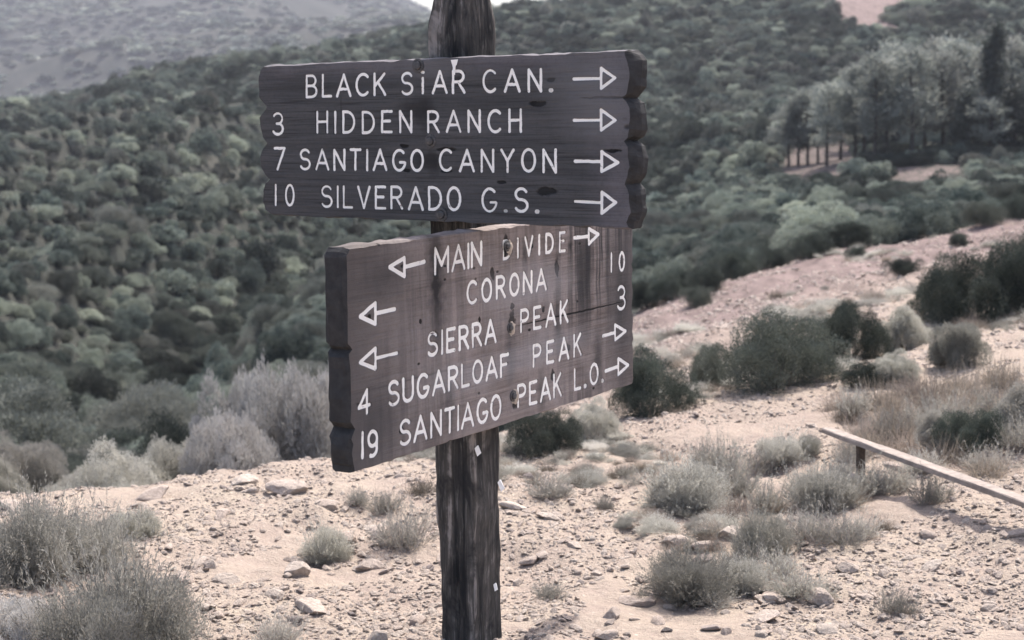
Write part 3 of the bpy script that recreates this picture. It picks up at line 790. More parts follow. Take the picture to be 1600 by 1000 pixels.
def bolt(u, z, r, parent, chip=False, seed=0):
    """countersunk bolt head with its washer; the wood around the lower ones is splintered"""
    rng = random.Random(seed); V, Fc = [], []
    n = 18
    prof = [(r, YF - 0.0005), (r * 0.97, YF - 0.003), (r * 0.68, YF - 0.0035), (r * 0.62, YF - 0.0015), (r * 0.55, YF - 0.0075), (r * 0.3, YF - 0.009)]
    for rr, y in prof:
        for k in range(n):
            a = 2 * math.pi * k / n
            V.append((u + rr * math.cos(a) * rng.uniform(.97, 1.03), y, z + rr * math.sin(a)))
    for j in range(len(prof) - 1):
        for k in range(n): Fc.append((j * n + k, j * n + (k + 1) % n, (j + 1) * n + (k + 1) % n, (j + 1) * n + k))
    Fc.append(tuple((len(prof) - 1) * n + k for k in range(n)))
    o = mesh_obj("bolt", V, Fc, M_BOLT, parent, smooth=False)
    if chip:
        V, Fc = [], []; n = 13
        for j, (sc, y) in enumerate(((1.0, YF - 0.0004), (0.55, YF - 0.004))):
            for k in range(n):
                a = 2 * math.pi * k / n; rr = r * sc * (1.25 + 0.55 * rng.random()) * (0.8 if j else 1)
                V.append((u + 0.012 + rr * 0.75 * math.cos(a), y, z - 0.004 + rr * 0.9 * math.sin(a)))
        for k in range(n): Fc.append((k, (k + 1) % n, n + (k + 1) % n, n + k))
        Fc.append(tuple(n + k for k in range(n)))
        mesh_obj("splinter", V, Fc, M_CHIP, parent)
    return o
bolt(-0.036, 1.766, 0.021, up, seed=1); bolt(0.002, 1.548, 0.020, up, seed=2); bolt(0.035, 1.335, 0.021, up, seed=3)
bolt(0.028, 1.232, 0.017, lo, True, seed=4); bolt(0.035, 0.985, 0.016, lo, True, seed=5); bolt(0.045, 0.775, 0.018, lo, True, seed=6)

def scrap(pts, parent, y, name="paper_scrap", mat=M_SCRAP):
    V = [(u, y - 0.0015 - 0.004 * ((i * 37) % 3) / 3, z) for i, (u, z) in enumerate(pts)]
    return mesh_obj(name, V, [tuple(range(len(V)))], mat, parent)
# white paint run over the top edge of the upper board, and scraps stapled to the post
scrap([(0.083, 1.778), (0.110, 1.779), (0.106, 1.764), (0.100, 1.760), (0.098, 1.735), (0.088, 1.738), (0.090, 1.756)], up, YF, "paint_drip", M_PAINT)
pf = bpy.data.objects.new("paper_scrap", None)
bpy.data.objects.remove(pf)
def post_scrap(u, z, w, h, rot):
    c, s = math.cos(rot), math.sin(rot)
    pts = [(u + a * w * c - b * h * s, z + a * w * s + b * h * c) for a, b in ((-.5, -.5), (.35, -.55), (.5, .3), (.1, .5), (-.45, .45))]
    V = [(x, -(PS / 2) - 0.005 - 0.003 * (i % 2), zz) for i, (x, zz) in enumerate(pts)]
    o = mesh_obj("paper_scrap", V, [tuple(range(len(V)))], M_SCRAP, sign)
    o.rotation_euler = (0, 0, math.pi / 2 - ANG)
post_scrap(-0.048, 0.618, 0.022, 0.032, 0.5)
post_scrap(0.070, 0.485, 0.020, 0.040, 0.55)
post_scrap(0.030, 0.170, 0.016, 0.026, 0.3)

# ------------------------------------------------------------------ wooden rail on the right
def box_verts(L, w, h, jit, rng, n=14):
    """a sawn plank along +X from 0 to L, top face at z = 0"""
    V, Fc = [], []
    for i in range(n + 1):
        x = L * i / n
        for (b, c) in ((-w / 2, -h), (w / 2, -h), (w / 2, -0.004), (w / 2 - 0.004, 0), (-w / 2 + 0.004, 0), (-w / 2, -0.004)):
            V.append((x, b + rng.uniform(-jit, jit), c + rng.uniform(-jit, jit)))
    for i in range(n):
        for k in range(6): Fc.append((i * 6 + k, i * 6 + (k + 1) % 6, i * 6 + 6 + (k + 1) % 6, i * 6 + 6 + k))
    Fc.append(tuple(range(6))[::-1]); Fc.append(tuple(n * 6 + k for k in range(6)))
    return V, Fc

def ray_at_height(px, py, z):
    r = pix_ray(px, py); t = (z - EYE) / r[2]
    return np.array([r[0] * t, r[1] * t, z])
leg_b, leg_d = hit(1337, 757)
ZR = leg_b[2] + 0.19
A = ray_at_height(1292, 668, ZR); B = ray_at_height(1610, 783, ZR)
rail = empty("low_rail", (A[0], A[1], 0), math.atan2(B[1] - A[1], B[0] - A[0]))
tag(rail, "bleached wooden plank rail on a short brown stake at the trail edge", "rail")
Lr = np.linalg.norm(B - A) + 0.9
V, Fc = box_verts(Lr, 0.058, 0.022, 0.0018, random.Random(2))
pl = mesh_obj("plank", V, Fc, M_RAIL, rail); pl.location = (0, 0, ZR)
def stake(xl, top):
    V, Fc = [], []
    rngs = random.Random(int(xl * 100))
    for i in range(9):
        z = -0.25 + (top + 0.25) * i / 8
        for a, b in ((-1, -1), (1, -1), (1, 1), (-1, 1)):
            V.append((xl + a * 0.013 + rngs.uniform(-.0015, .0015), b * 0.015 + rngs.uniform(-.0015, .0015), z))
    for i in range(8):
        for k in range(4): Fc.append((i * 4 + k, i * 4 + (k + 1) % 4, i * 4 + 4 + (k + 1) % 4, i * 4 + 4 + k))
    Fc.append(tuple(32 + k for k in range(4)))
    mesh_obj("stake", V, Fc, M_RPOST, rail)
dl = ray_at_height(1337, 688, ZR)
gz = leg_b[2]
for xl in (np.linalg.norm((dl - A)[:2]), Lr - 0.25):
    st_top = ZR - 0.026
    stake(float(xl), st_top)

# ------------------------------------------------------------------ plants: mesh makers (unit size, base at the origin)
def unit(v): return v / np.maximum(1e-9, np.linalg.norm(v, axis=-1, keepdims=True))

def leaves(P, D, length, width, rs):
    """diamond leaves at P pointing along D -> verts, quads"""
    n = len(P)
    D = unit(D); rnd = unit(rs.normal(size=(n, 3)))
    S = unit(np.cross(D, rnd)); L = (length * rs.uniform(.6, 1.3, n))[:, None]; W = (width * rs.uniform(.7, 1.25, n))[:, None]
    V = np.stack([P, P + D * L * .5 + S * W * .5, P + D * L, P + D * L * .5 - S * W * .5], 1).reshape(-1, 3)
    return V, np.arange(4 * n).reshape(-1, 4)

def dome_shrub(seed, n_lobes, n_leaves, leaf, aspect=0.55, low=0.0, fuzz=0.25, spiky=0.35, lobe=1.0):
    """rounded chaparral bush: lobes of leaf sprays; radius about 1, height about 1"""
    rs = np.random.RandomState(seed)
    dirs = unit(np.stack([rs.normal(size=n_lobes), rs.normal(size=n_lobes), np.abs(rs.normal(size=n_lobes)) * 0.9 + 0.05], -1))
    rad = rs.uniform(.45, .78, n_lobes)[:, None] * (1 + .35 * (1 - lobe))
    C = dirs * rad * np.array([1, 1, 0.80]) + np.array([0, 0, 0.10])
    rad = rad * (1 + .28 * vnoise(dirs[:, 0] * 1.7, dirs[:, 1] * 1.7, dirs[:, 2] * 1.7, seed=seed + 5))[:, None]
    C = dirs * rad * np.array([1, 1, 0.80]) + np.array([0, 0, 0.10])
    R = rs.uniform(.20, .42, n_lobes) * lobe
    C[0] = (0, 0, .3); R[0] = .50
    wgt = R ** 2 / np.sum(R ** 2); idx = rs.choice(n_lobes, n_leaves, p=wgt)
    d = unit(rs.normal(size=(n_leaves, 3)) + np.array([0, 0, .35]))
    bump = 1 + 0.22 * fbm(d[:, 0] * 3 + idx * 7.1, d[:, 1] * 3, d[:, 2] * 3, seed=seed, oct=2)
    P = C[idx] + d * (R[idx] * bump * rs.uniform(1 - fuzz, 1.06, n_leaves))[:, None]
    keep = P[:, 2] > low
    P, d = P[keep], d[keep]
    D = d * (1 - spiky) + unit(rs.normal(size=d.shape)) * .55 + np.array([0, 0, spiky])
    V, Q = leaves(P, D, leaf, leaf * aspect, rs)
    tint = np.clip(.42 + .36 * fbm(P[:, 0] * 4, P[:, 1] * 4, P[:, 2] * 4, seed=seed + 1, oct=2) + rs.normal(0, .17, len(P)), 0, 1)
    return V, Q, tint

def tube(p, r, n=5):
    p = np.asarray(p, float); tg = unit(np.gradient(p, axis=0))
    a = unit(np.cross(tg, np.array([0.31, 0.87, 0.38]))); b = np.cross(tg, a)
    ang = np.arange(n) * 2 * math.pi / n
    V = (p[:, None, :] + (a[:, None, :] * np.cos(ang)[None, :, None] + b[:, None, :] * np.sin(ang)[None, :, None]) * np.asarray(r)[:, None, None]).reshape(-1, 3)
    i = np.arange(len(p) - 1)[:, None] * n; k = np.arange(n)[None, :]; k2 = (k + 1) % n
    return V, np.stack([i + k, i + k2, i + n + k2, i + n + k], -1).reshape(-1, 4)

def join(parts):
    V, Q, o = [], [], 0
    for v, q in parts: V.append(v); Q.append(q + o); o += len(v)
    return np.concatenate(V), np.concatenate(Q)

def shrub_stems(seed, n, reach=.62, r=.02):
    rs = np.random.RandomState(seed); parts = []
    for i in range(n):
        d = unit(np.array([rs.normal(), rs.normal(), abs(rs.normal()) * .8 + .35])); t = np.linspace(0, 1, 6)[:, None]
        p = d * t * reach * rs.uniform(.7, 1.2) + np.array([rs.normal(0, .05), rs.normal(0, .05), -.06]) + rs.normal(0, .02, (6, 3)) * t
        parts.append(tube(p, r * (1 - .75 * t[:, 0]), 4))
    return join(parts)

def sprig_bush(seed, n_stems, n_leaf, spread, leaf, lw, stem_w=.006, upright=.4):
    """sage-like bush: many thin twigs fanning from the base, small narrow leaves along them; height about 1"""
    rs = np.random.RandomState(seed)
    th = rs.uniform(0, 2 * math.pi, n_stems); tilt = spread * np.sqrt(rs.uniform(0, 1, n_stems))
    d = np.stack([np.sin(tilt) * np.cos(th), np.sin(tilt) * np.sin(th), np.cos(tilt)], -1)
    ln = rs.uniform(.55, 1.0, n_stems) * (1 + .2 * vnoise(th * 2, tilt * 3, seed=seed)) * (1 - .12 * tilt)
    nc = 5; ca = rs.uniform(0, 6.283, nc); cr = rs.uniform(.12, .62, nc); cs = rs.uniform(.42, .95, nc); cr[0] = .1; cs[0] = 1.0
    which = rs.choice(nc, n_stems, p=cs ** 2 / np.sum(cs ** 2)); ln = ln * cs[which]
    b = np.stack([cr[which] * np.cos(ca[which]) + rs.normal(0, .09, n_stems), cr[which] * np.sin(ca[which]) + rs.normal(0, .09, n_stems), np.full(n_stems, -.03)], -1)
    bend = unit(rs.normal(size=(n_stems, 3))) * .16 + np.array([0, 0, upright * .3])
    ts = np.linspace(0, 1, 5)
    path = b[:, None] + d[:, None] * (ln[:, None] * ts)[..., None] + bend[:, None] * (ts ** 2)[None, :, None] * ln[:, None, None]
    tg = unit(np.gradient(path, axis=1)); sd = unit(np.cross(tg, unit(rs.normal(size=(n_stems, 1, 3)))))
    w = (stem_w * (1 - .7 * ts))[None, :, None]
    A_, B_ = path + sd * w, path - sd * w
    SV = np.stack([A_, B_], 2).reshape(-1, 3)
    i = (np.arange(n_stems)[:, None] * 10 + np.arange(4)[None, :] * 2)
    SQ = np.stack([i, i + 1, i + 3, i + 2], -1).reshape(-1, 4)
    si = rs.randint(0, n_stems, n_stems * n_leaf); t = rs.uniform(.22, 1.0, len(si)) ** .8
    P = b[si] + d[si] * (ln[si] * t)[:, None] + bend[si] * (t ** 2 * ln[si])[:, None]
    D = d[si] * .8 + unit(rs.normal(size=P.shape)) * .75 + np.array([0, 0, .25])
    keep = P[:, 2] > 0.01
    V, Q = leaves(P[keep], D[keep], leaf, lw, rs)
    tint = np.clip(.25 + .45 * t[keep] + rs.normal(0, .2, keep.sum()), 0, 1)
    return (V, Q, tint), (SV, SQ)

def grass_tuft(seed, n, spread, w=.008):
    rs = np.random.RandomState(seed)
    th = rs.uniform(0, 2 * math.pi, n); tilt = spread * rs.uniform(0, 1, n) ** .7
    d = np.stack([np.sin(tilt) * np.cos(th), np.sin(tilt) * np.sin(th), np.cos(tilt)], -1)
    ln = rs.uniform(.4, 1.0, n); b = np.stack([rs.normal(0, .22, n), rs.normal(0, .22, n), np.full(n, -.03)], -1)
    ts = np.linspace(0, 1, 5); dr = np.array([0, 0, -.35])
    path = b[:, None] + d[:, None] * (ln[:, None] * ts)[..., None] + dr * (ts ** 2.2)[None, :, None] * (ln * np.sin(tilt))[:, None, None]
    sd = unit(np.cross(d, rs.normal(size=(n, 3))))[:, None]
    ww = (w * (1 - .85 * ts))[None, :, None]
    V = np.stack([path + sd * ww, path - sd * ww], 2).reshape(-1, 3)
    i = (np.arange(n)[:, None] * 10 + np.arange(4)[None, :] * 2)
    return V, np.stack([i, i + 1, i + 3, i + 2], -1).reshape(-1, 4), np.repeat(rs.uniform(0, 1, n), 4)

def proto_mesh(name, V, Q, mat, tint=None):
    o = mesh_obj(name, V, Q, mat, tint=tint, link=False)
    me = o.data; bpy.data.objects.remove(o); return me

SH = []      # shared meshes of the near shrubs: foliage, stems
for s in range(4):
    V, Q, t = dome_shrub(300 + s, 40, 90000, .022, .5, fuzz=.3, lobe=.8)
    SH.append(("shrub", proto_mesh("foliage", V, Q, M_DARK, t), proto_mesh("stem", *shrub_stems(300 + s, 16), M_TWIG)))
PK = []
for s in range(3):
    V, Q, t = dome_shrub(350 + s, 44, 80000, .032, .36, fuzz=.28, spiky=.5, lobe=.68)
    PK.append(("pale_shrub", proto_mesh("foliage", V, Q, M_PALE, t), proto_mesh("stem", *shrub_stems(350 + s, 18, .7, .014), M_DEADTWIG)))
GS = []
for s in range(3):
    V, Q, t = dome_shrub(370 + s, 42, 80000, .030, .42, fuzz=.26, spiky=.45, lobe=.7)
    GS.append(("grey_shrub", proto_mesh("foliage", V, Q, M_SAGE, t), proto_mesh("stem", *shrub_stems(370 + s, 18, .7, .016), M_TWIG)))
SG = []
for s in range(5):
    (V, Q, t), (SV, SQ) = sprig_bush(400 + s, 560, 44, 1.42, .052, .0085, .004, .28)
    V2, Q2, t2 = dome_shrub(420 + s, 40, 60000, .038, .20, fuzz=.55, spiky=.6, lobe=.8)
    Q = np.concatenate([Q, Q2 + len(V)]); V = np.concatenate([V, V2 * np.array([.88, .88, .70])]); t = np.concatenate([t, t2])
    SG.append(("sage_bush", proto_mesh("foliage", V, Q, M_FUZZ if s in (0, 1, 3) else M_SAGE, t), proto_mesh("stem", SV, SQ, M_TWIG)))
TH = []
for s in range(4):
    (V, Q, t), (SV, SQ) = sprig_bush(440 + s, 260, 16, 1.25, .10, .011, .007, .25)
    TH.append(("thin_bush", proto_mesh("foliage", V, Q, M_SAGE, t), proto_mesh("stem", SV, SQ, M_DEADTWIG)))
TF = []
for s in range(3):
    V, Q, t = grass_tuft(470 + s, 420, 1.1)
    TF.append(("grass_tuft", proto_mesh("blades", V, Q, M_DRY, t), None))

def plant(lib, k, px, py, wpx, hpx, label, group=None, d=None, top=None, sink=0.03):
    """a shrub whose base stands at (px, py) of the view, wpx wide and hpx high there"""
    kind, leaf_me, stem_me = lib[k % len(lib)]
    if d is None:
        p, dist = hit(px, py)
    else:
        p, dist = place(px, d), d
        if top is not None:
            r = pix_ray(px, top); zt = EYE + r[2] / math.hypot(r[0], r[1]) * d
            hpx = max(0.25, zt - p[2]) * FOCAL / d
    ph = hpx * dist / FOCAL; pw = wpx * dist / FOCAL
    rs_w = {"sage_bush": 1.1, "thin_bush": 1.1, "grass_tuft": 0.85}.get(kind, 0.92)
    rs_h = {"shrub": 0.88, "pale_shrub": 0.84, "grey_shrub": 0.86, "sage_bush": 0.98, "thin_bush": .85, "grass_tuft": .75}[kind]
    e = empty(kind, (p[0], p[1], p[2] - sink * ph), (px * 13.7 + py * 3.1) % 6.283)
    sx = pw / 2 / rs_w; e.scale = (sx, sx, ph / rs_h)
    tag(e, label, {"grass_tuft": "grass tuft"}.get(kind, "shrub"), group)
    a = bpy.data.objects.new("blades" if kind == "grass_tuft" else "foliage", leaf_me); COL.objects.link(a); a.parent = e
    if stem_me is not None:
        b = bpy.data.objects.new("stem", stem_me); COL.objects.link(b); b.parent = e
    return e

# ---- foreground and middle distance plants, one by one
plant(SG, 0, 180, 1035, 350, 240, "large grey sage bush at the lower left corner, nearest to the viewer")
plant(SG, 1, 50, 905, 250, 175, "tall grey bush at the left edge, behind the large corner sage bush")
plant(SG, 2, 205, 838, 110, 58, "small grey bush on the dirt just right of the tall left edge bush")
plant(SG, 3, 135, 885, 210, 112, "middle bush between the tall left edge bush and the corner sage bush")
plant(PK, 0, 15, 1025, 170, 90, "pale low bush in the left bottom corner")
plant(TH, 1, 440, 1005, 150, 62, "low thin grey bush at the bottom edge left of the post")
plant(SG, 4, 505, 876, 118, 76, "compact dark sage bush alone on the dirt left of the post")
plant(TH, 2, 618, 858, 150, 78, "wispy pale bush just left of the post foot")
plant(TH, 3, 860, 780, 130, 50, "low dry bush right of the post with a flat stone before it")
plant(TH, 0, 600, 800, 90, 40, "low thin bush on the crest left of the post")
plant(TH, 1, 560, 790, 70, 30, "tiny thin bush on the crest beside the post")
plant(SH, 0, 845, 712, 130, 75, "dark shrub close behind the post under the lower board")
plant(GS, 1, 930, 690, 90, 55, "grey rounded shrub right of the dark shrub under the lower board")
plant(SH, 1, 1018, 648, 145, 98, "dark round shrub beside the right end of the lower board")
plant(SH, 2, 1105, 608, 75, 72, "narrow dark shrub between the round dark shrub and the wide green one")
plant(SH, 2, 1212, 606, 205, 118, "wide green shrub in the middle of the row on the right")
plant(SH, 3, 1330, 560, 115, 95, "dark tall shrub right of the wide green shrub")
plant(GS, 2, 1413, 545, 90, 58, "grey upright shrub at the right end of the shrub row")
plant(GS, 1, 1285, 545, 80, 50, "small grey shrub tucked behind the wide green one")
plant(SH, 0, 1530, 505, 185, 112, "large dark shrub on the bank at the right edge")
plant(SH, 2, 1620, 490, 150, 125, "tallest dark shrub cut off by the right edge")
plant(SH, 1, 1470, 500, 90, 70, "dark shrub at the left foot of the large bank shrub")
plant(SH, 3, 1410, 432, 56, 30, "small dark shrub alone high on the bare bank")
plant(GS, 0, 1503, 572, 100, 66, "grey shrub on the path below the large dark bank shrub")
plant(SH, 1, 1478, 570, 50, 32, "small dark shrub at the left of the grey path shrub")
plant(SH, 2, 1350, 604, 78, 38, "low dark shrub on the pale path below the shrub row")
plant(GS, 1, 1400, 595, 80, 38, "low grey shrub on the pale path beside a dark one")
plant(SH, 0, 1515, 705, 110, 62, "dark shrub above the rail in the dry grass")
plant(GS, 2, 1470, 700, 90, 50, "grey shrub leaning on the dark shrub above the rail")
plant(GS, 2, 1590, 690, 110, 75, "grey shrub at the right edge above the rail")
plant(SG, 1, 1080, 792, 185, 105, "pale sage clump left of the trail side bushes")
plant(TH, 3, 1130, 745, 130, 85, "thin pale clump behind the sage clump")
plant(TH, 2, 1040, 795, 90, 55, "small wispy bush at the left foot of the pale sage clump")
plant(SG, 0, 1222, 722, 110, 62, "grey sage bush left of the rail's free end")
plant(SG, 2, 1262, 712, 60, 45, "small dark sage bush under the rail's free end")
plant(SG, 3, 1285, 792, 160, 95, "sage bush beside the rail's stake")
plant(TH, 1, 1370, 770, 130, 60, "thin bush behind the rail's stake")
plant(TH, 0, 1455, 785, 100, 55, "thin dry bush under the middle of the rail")
plant(SG, 4, 1190, 870, 150, 110, "upright dark sage bush in the middle of the right hand clump")
plant(SG, 2, 1085, 932, 215, 105, "dark spreading sage bush nearest on the right of the post")
plant(SG, 1, 1160, 925, 130, 78, "sage bush between the spreading one and the upright one")
plant(TH, 2, 1310, 845, 175, 62, "wide low thin bush right of the upright sage bush")
plant(TH, 3, 1250, 930, 150, 55, "low thin bush at the front right of the sage clump")
plant(TH, 0, 1400, 962, 100, 48, "lone thin tuft of bush on the dirt at the lower right")
plant(TH, 1, 1000, 945, 50, 30, "small dead grey bush at the left foot of the spreading sage")
plant(TH, 2, 850, 935, 80, 35, "sparse thin bush on the dirt right of the post foot")
plant(TH, 3, 940, 795, 60, 26, "tiny thin bush in the middle of the trail")
for i, (px, py, w, h) in enumerate([(1400, 660, 120, 55), (1460, 640, 120, 55), (1530, 640, 130, 55), (1350, 690, 110, 48), (1585, 620, 100, 45), (1420, 705, 110, 42), (1330, 660, 90, 42), (1545, 745, 100, 38), (1490, 655, 110, 50), (1580, 660, 100, 50), (1375, 640, 120, 50), (1430, 620, 110, 44), (1500, 612, 110, 42), (1560, 600, 110, 40), (1405, 690, 130, 52), (1350, 705, 100, 40), (1480, 720, 120, 44), (1600, 640, 110, 50), (1310, 640, 90, 36)]):
    plant(TF, i, px, py, w, h, "dry pale grass tuft in the patch above the rail", "dry grass tufts above the rail")
for i, (px, py, w, h) in enumerate([(1150, 800, 70, 30), (1330, 790, 80, 34), (700, 800, 60, 30), (660, 770, 80, 28), (905, 760, 60, 24), (1210, 800, 70, 34), (1115, 860, 60, 26), (1045, 720, 60, 24), (1380, 830, 60, 24)]):
    plant(TF, i, px, py, w, h, "short dry grass tuft on the pale dirt between the sage bushes", "short grass tufts on the dirt")
THIN = "wispy low bushes among the sage clumps by the trail"
for i, (px, py, w, h) in enumerate([(1110, 735, 110, 55), (1165, 772, 120, 60), (1205, 800, 120, 62), (1255, 842, 130, 56), (1345, 838, 120, 46), (1150, 892, 120, 60), (1055, 905, 90, 46), (1225, 905, 130, 52), (1285, 935, 100, 36), (1035, 772, 90, 44), (1318, 752, 110, 52), (1405, 768, 100, 44), (1335, 722, 100, 44), (1190, 735, 90, 46), (1120, 945, 130, 38)]):
    plant(TH, i + 1, px, py, w, h, "thin wispy grey bush between the sage clumps right of the trail", THIN)
for i, (px, py, w, h) in enumerate([(1385, 690, 130, 56), (1440, 672, 130, 58), (1500, 662, 120, 56), (1560, 650, 120, 52), (1340, 650, 100, 46), (1600, 700, 120, 60), (1530, 735, 120, 44), (1440, 735, 110, 44)]):
    plant(TH, i, px, py, w, h, "thin greyish bush in the dry grass patch above the rail", "thin bushes in the dry grass above the rail")
for i, (px, py, w, h) in enumerate([(1045, 468, 80, 60), (1100, 455, 70, 44), (1010, 480, 60, 44), (1150, 436, 80, 46), (1205, 418, 70, 40), (1262, 402, 76, 42), (1325, 384, 70, 36), (1395, 372, 70, 36), (1470, 360, 76, 40), (1540, 350, 70, 36), (1600, 342, 70, 40), (1090, 478, 50, 30), (1340, 402, 36, 22), (1500, 385, 34, 24)]):
    plant(SH, i, px, py, w, h * (.75 + .12 * (i % 4)), "scrub bush along the crest of the bare bank on the right", "scrub bushes along the bank crest")
# shrubs standing just over the crest on the left
plant(PK, 0, 440, 0, 250, 0, "large pale pinkish shrub over the crest left of the lower board", d=11.5, top=574)
plant(PK, 1, 345, 0, 190, 0, "smaller pale shrub at the left foot of the large pinkish shrub", d=10.8, top=652)
plant(GS, 0, 268, 0, 165, 0, "grey shrub behind the crest with a dark hollow under it", d=11.0, top=688)
plant(GS, 1, 160, 0, 190, 0, "grey shrub behind the crest, seen over the tall left bush", d=10.6, top=718)
plant(PK, 2, 385, 0, 190, 0, "pale shrub standing just behind the large pinkish shrub, to its left", d=14.0, top=600)
plant(PK, 2, 500, 0, 170, 0, "pale shrub half hidden by the left end of the lower board", d=12.5, top=600)
plant(GS, 2, 640, 0, 130, 0, "grey shrub between the lower board and the crest", d=10.5, top=700)
plant(PK, 0, 575, 0, 130, 0, "pale low shrub behind the crest below the lower board", d=10.5, top=715)

# ------------------------------------------------------------------ chaparral on the slopes
rs = np.random.RandomState(11)
def scatter(n, d0, d1, p0, p1, rmin, rmax, pack, ok, seed, power=2.0):
    """dart throwing over a sector of ground; returns x, y, r"""
    rs = np.random.RandomState(seed)
    a0, a1 = math.atan((p0 - 800) / FOCAL), math.atan((p1 - 800) / FOCAL)
    az = rs.uniform(a0, a1, n); d = (rs.uniform(d0 ** power, d1 ** power, n)) ** (1 / power)
    x, y = d * np.sin(az), d * np.cos(az); r = rmin + (rmax - rmin) * rs.uniform(0, 1, n) ** 2.0
    k = ok(x, y, d); x, y, r = x[k], y[k], r[k]
    cell = 2 * rmax * pack; grid = {}; keep = []
    ci, cj = np.floor(x / cell).astype(int), np.floor(y / cell).astype(int)
    for i in range(len(x)):
        good = True
        for a in (-1, 0, 1):
            for b in (-1, 0, 1):
                for j in grid.get((ci[i] + a, cj[i] + b), ()):
                    if (x[i] - x[j]) ** 2 + (y[i] - y[j]) ** 2 < (pack * (r[i] + r[j])) ** 2:
                        good = False; break
                if not good: break
            if not good: break
        if good:
            grid.setdefault((ci[i], cj[i]), []).append(i); keep.append(i)
    return x[keep], y[keep], r[keep]

def brush_ok(x, y, d):
    z = ground_z(x, y)
    px_ = 800 + FOCAL * x / np.maximum(y, 1)
    return (pale_mask(x, y, z) < 0.35) & ((px_ > 860) | (d > 19)) & ((px_ < 820) | (px_ > 1140) | (d > 36))
def left_ok(x, y, d): return brush_ok(x, y, d) & (x / np.maximum(y, 1) < 0.06)
def right_ok(x, y, d):
    px_, py_, w_ = project(np.stack([x, y, ground_z(x, y)], -1))
    return brush_ok(x, y, d) & (x / np.maximum(y, 1) >= 0.06) & ~((px_ > 1380) & (px_ < 1520) & (py_ > 254) & (py_ < 302))
XL, YL, RL = scatter(60000, 13.5, 120, -260, 960, 0.45, 1.3, 0.56, left_ok, 5)
XR, YR, RR_ = scatter(42000, 13.5, 120, 900, 1900, 0.40, 1.0, 0.60, right_ok, 15)
X1, Y1, R1 = np.concatenate([XL, XR]), np.concatenate([YL, YR]), np.concatenate([RL, RR_])
X2, Y2, R2 = scatter(130000, 112, 330, -260, 1900, 0.7, 1.8, 0.60, brush_ok, 6)
X3, Y3, R3 = scatter(70000, 330, 2300, -300, 900, 3.0, 7.0, 0.75, lambda x, y, d: fbm(x / 90, y / 90, seed=41, oct=3) > -0.55, 7)
X = np.concatenate([X1, X2]); Y = np.concatenate([Y1, Y2]); RR = np.concatenate([R1, R2]); Z = ground_z(X, Y)
Dd = np.hypot(X, Y)
# keep the slope free where the grove trunks stand
hgt = RR * (0.75 + 0.75 * rs.uniform(0, 1, len(RR)) ** 1.5)
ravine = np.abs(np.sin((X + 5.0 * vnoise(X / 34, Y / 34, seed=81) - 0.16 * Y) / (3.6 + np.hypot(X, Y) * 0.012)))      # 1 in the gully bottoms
px, py, w = project(np.stack([X, Y, Z + hgt * 0.8], -1))
vis = (px > -30) & (px < 1630) & (py > -20)
frac = np.linspace(0.05, 0.97, 60)[None, :]
gx, gy = X[:, None] * frac, Y[:, None] * frac
gzv = ground_z(gx, gy); line = EYE + (Z + hgt * 0.8 - EYE)[:, None] * frac
vis &= np.all(gzv <= line + 0.02, axis=1)
cover = in_poly(px, py, [(405, 90), (1005, 75), (1005, 600), (520, 735), (500, 390), (415, 335)])     # hidden behind the boards
score = np.where(vis & ~cover, RR / Dd, 0)
order = np.argsort(-score); chosen = order[:290][score[order[:290]] > 0]
is_one = np.zeros(len(X), bool); is_one[chosen] = True

CH = []
for s in range(7):
    V, Q, t = dome_shrub(500 + s, 38, 42000, .034, .55, fuzz=.18, lobe=.72)
    CH.append(proto_mesh("chaparral_shrub", V, Q, M_CHAP, t))
for s in range(2):
    V, Q, t = dome_shrub(520 + s, 34, 42000, .034, .4, fuzz=.35, spiky=.5, lobe=.8)
    CH.append(proto_mesh("chaparral_shrub", V, Q, M_HILLGREY, t))
CM = []
for s in range(6):
    V, Q, t = dome_shrub(540 + s, 26, 5200, .095, .55, fuzz=.15, lobe=.75)
    CM.append(proto_mesh("chaparral_mid", V, Q, M_CHAP, t))
V, Q, t = dome_shrub(550, 18, 2600, .14, .5); CM.append(proto_mesh("chaparral_mid", V, Q, M_HILLGREY, t))
CD = []
for s in range(2):
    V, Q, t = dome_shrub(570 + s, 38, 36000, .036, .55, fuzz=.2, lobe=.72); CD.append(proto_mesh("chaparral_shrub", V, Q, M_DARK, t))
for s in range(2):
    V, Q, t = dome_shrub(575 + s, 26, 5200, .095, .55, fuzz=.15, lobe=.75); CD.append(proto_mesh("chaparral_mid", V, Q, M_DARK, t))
CF = []
for s in range(4):
    V, Q, t = dome_shrub(560 + s, 14, 420, .36, .75)
    CF.append(proto_mesh("chaparral_far", V, Q, M_CHAP, t))

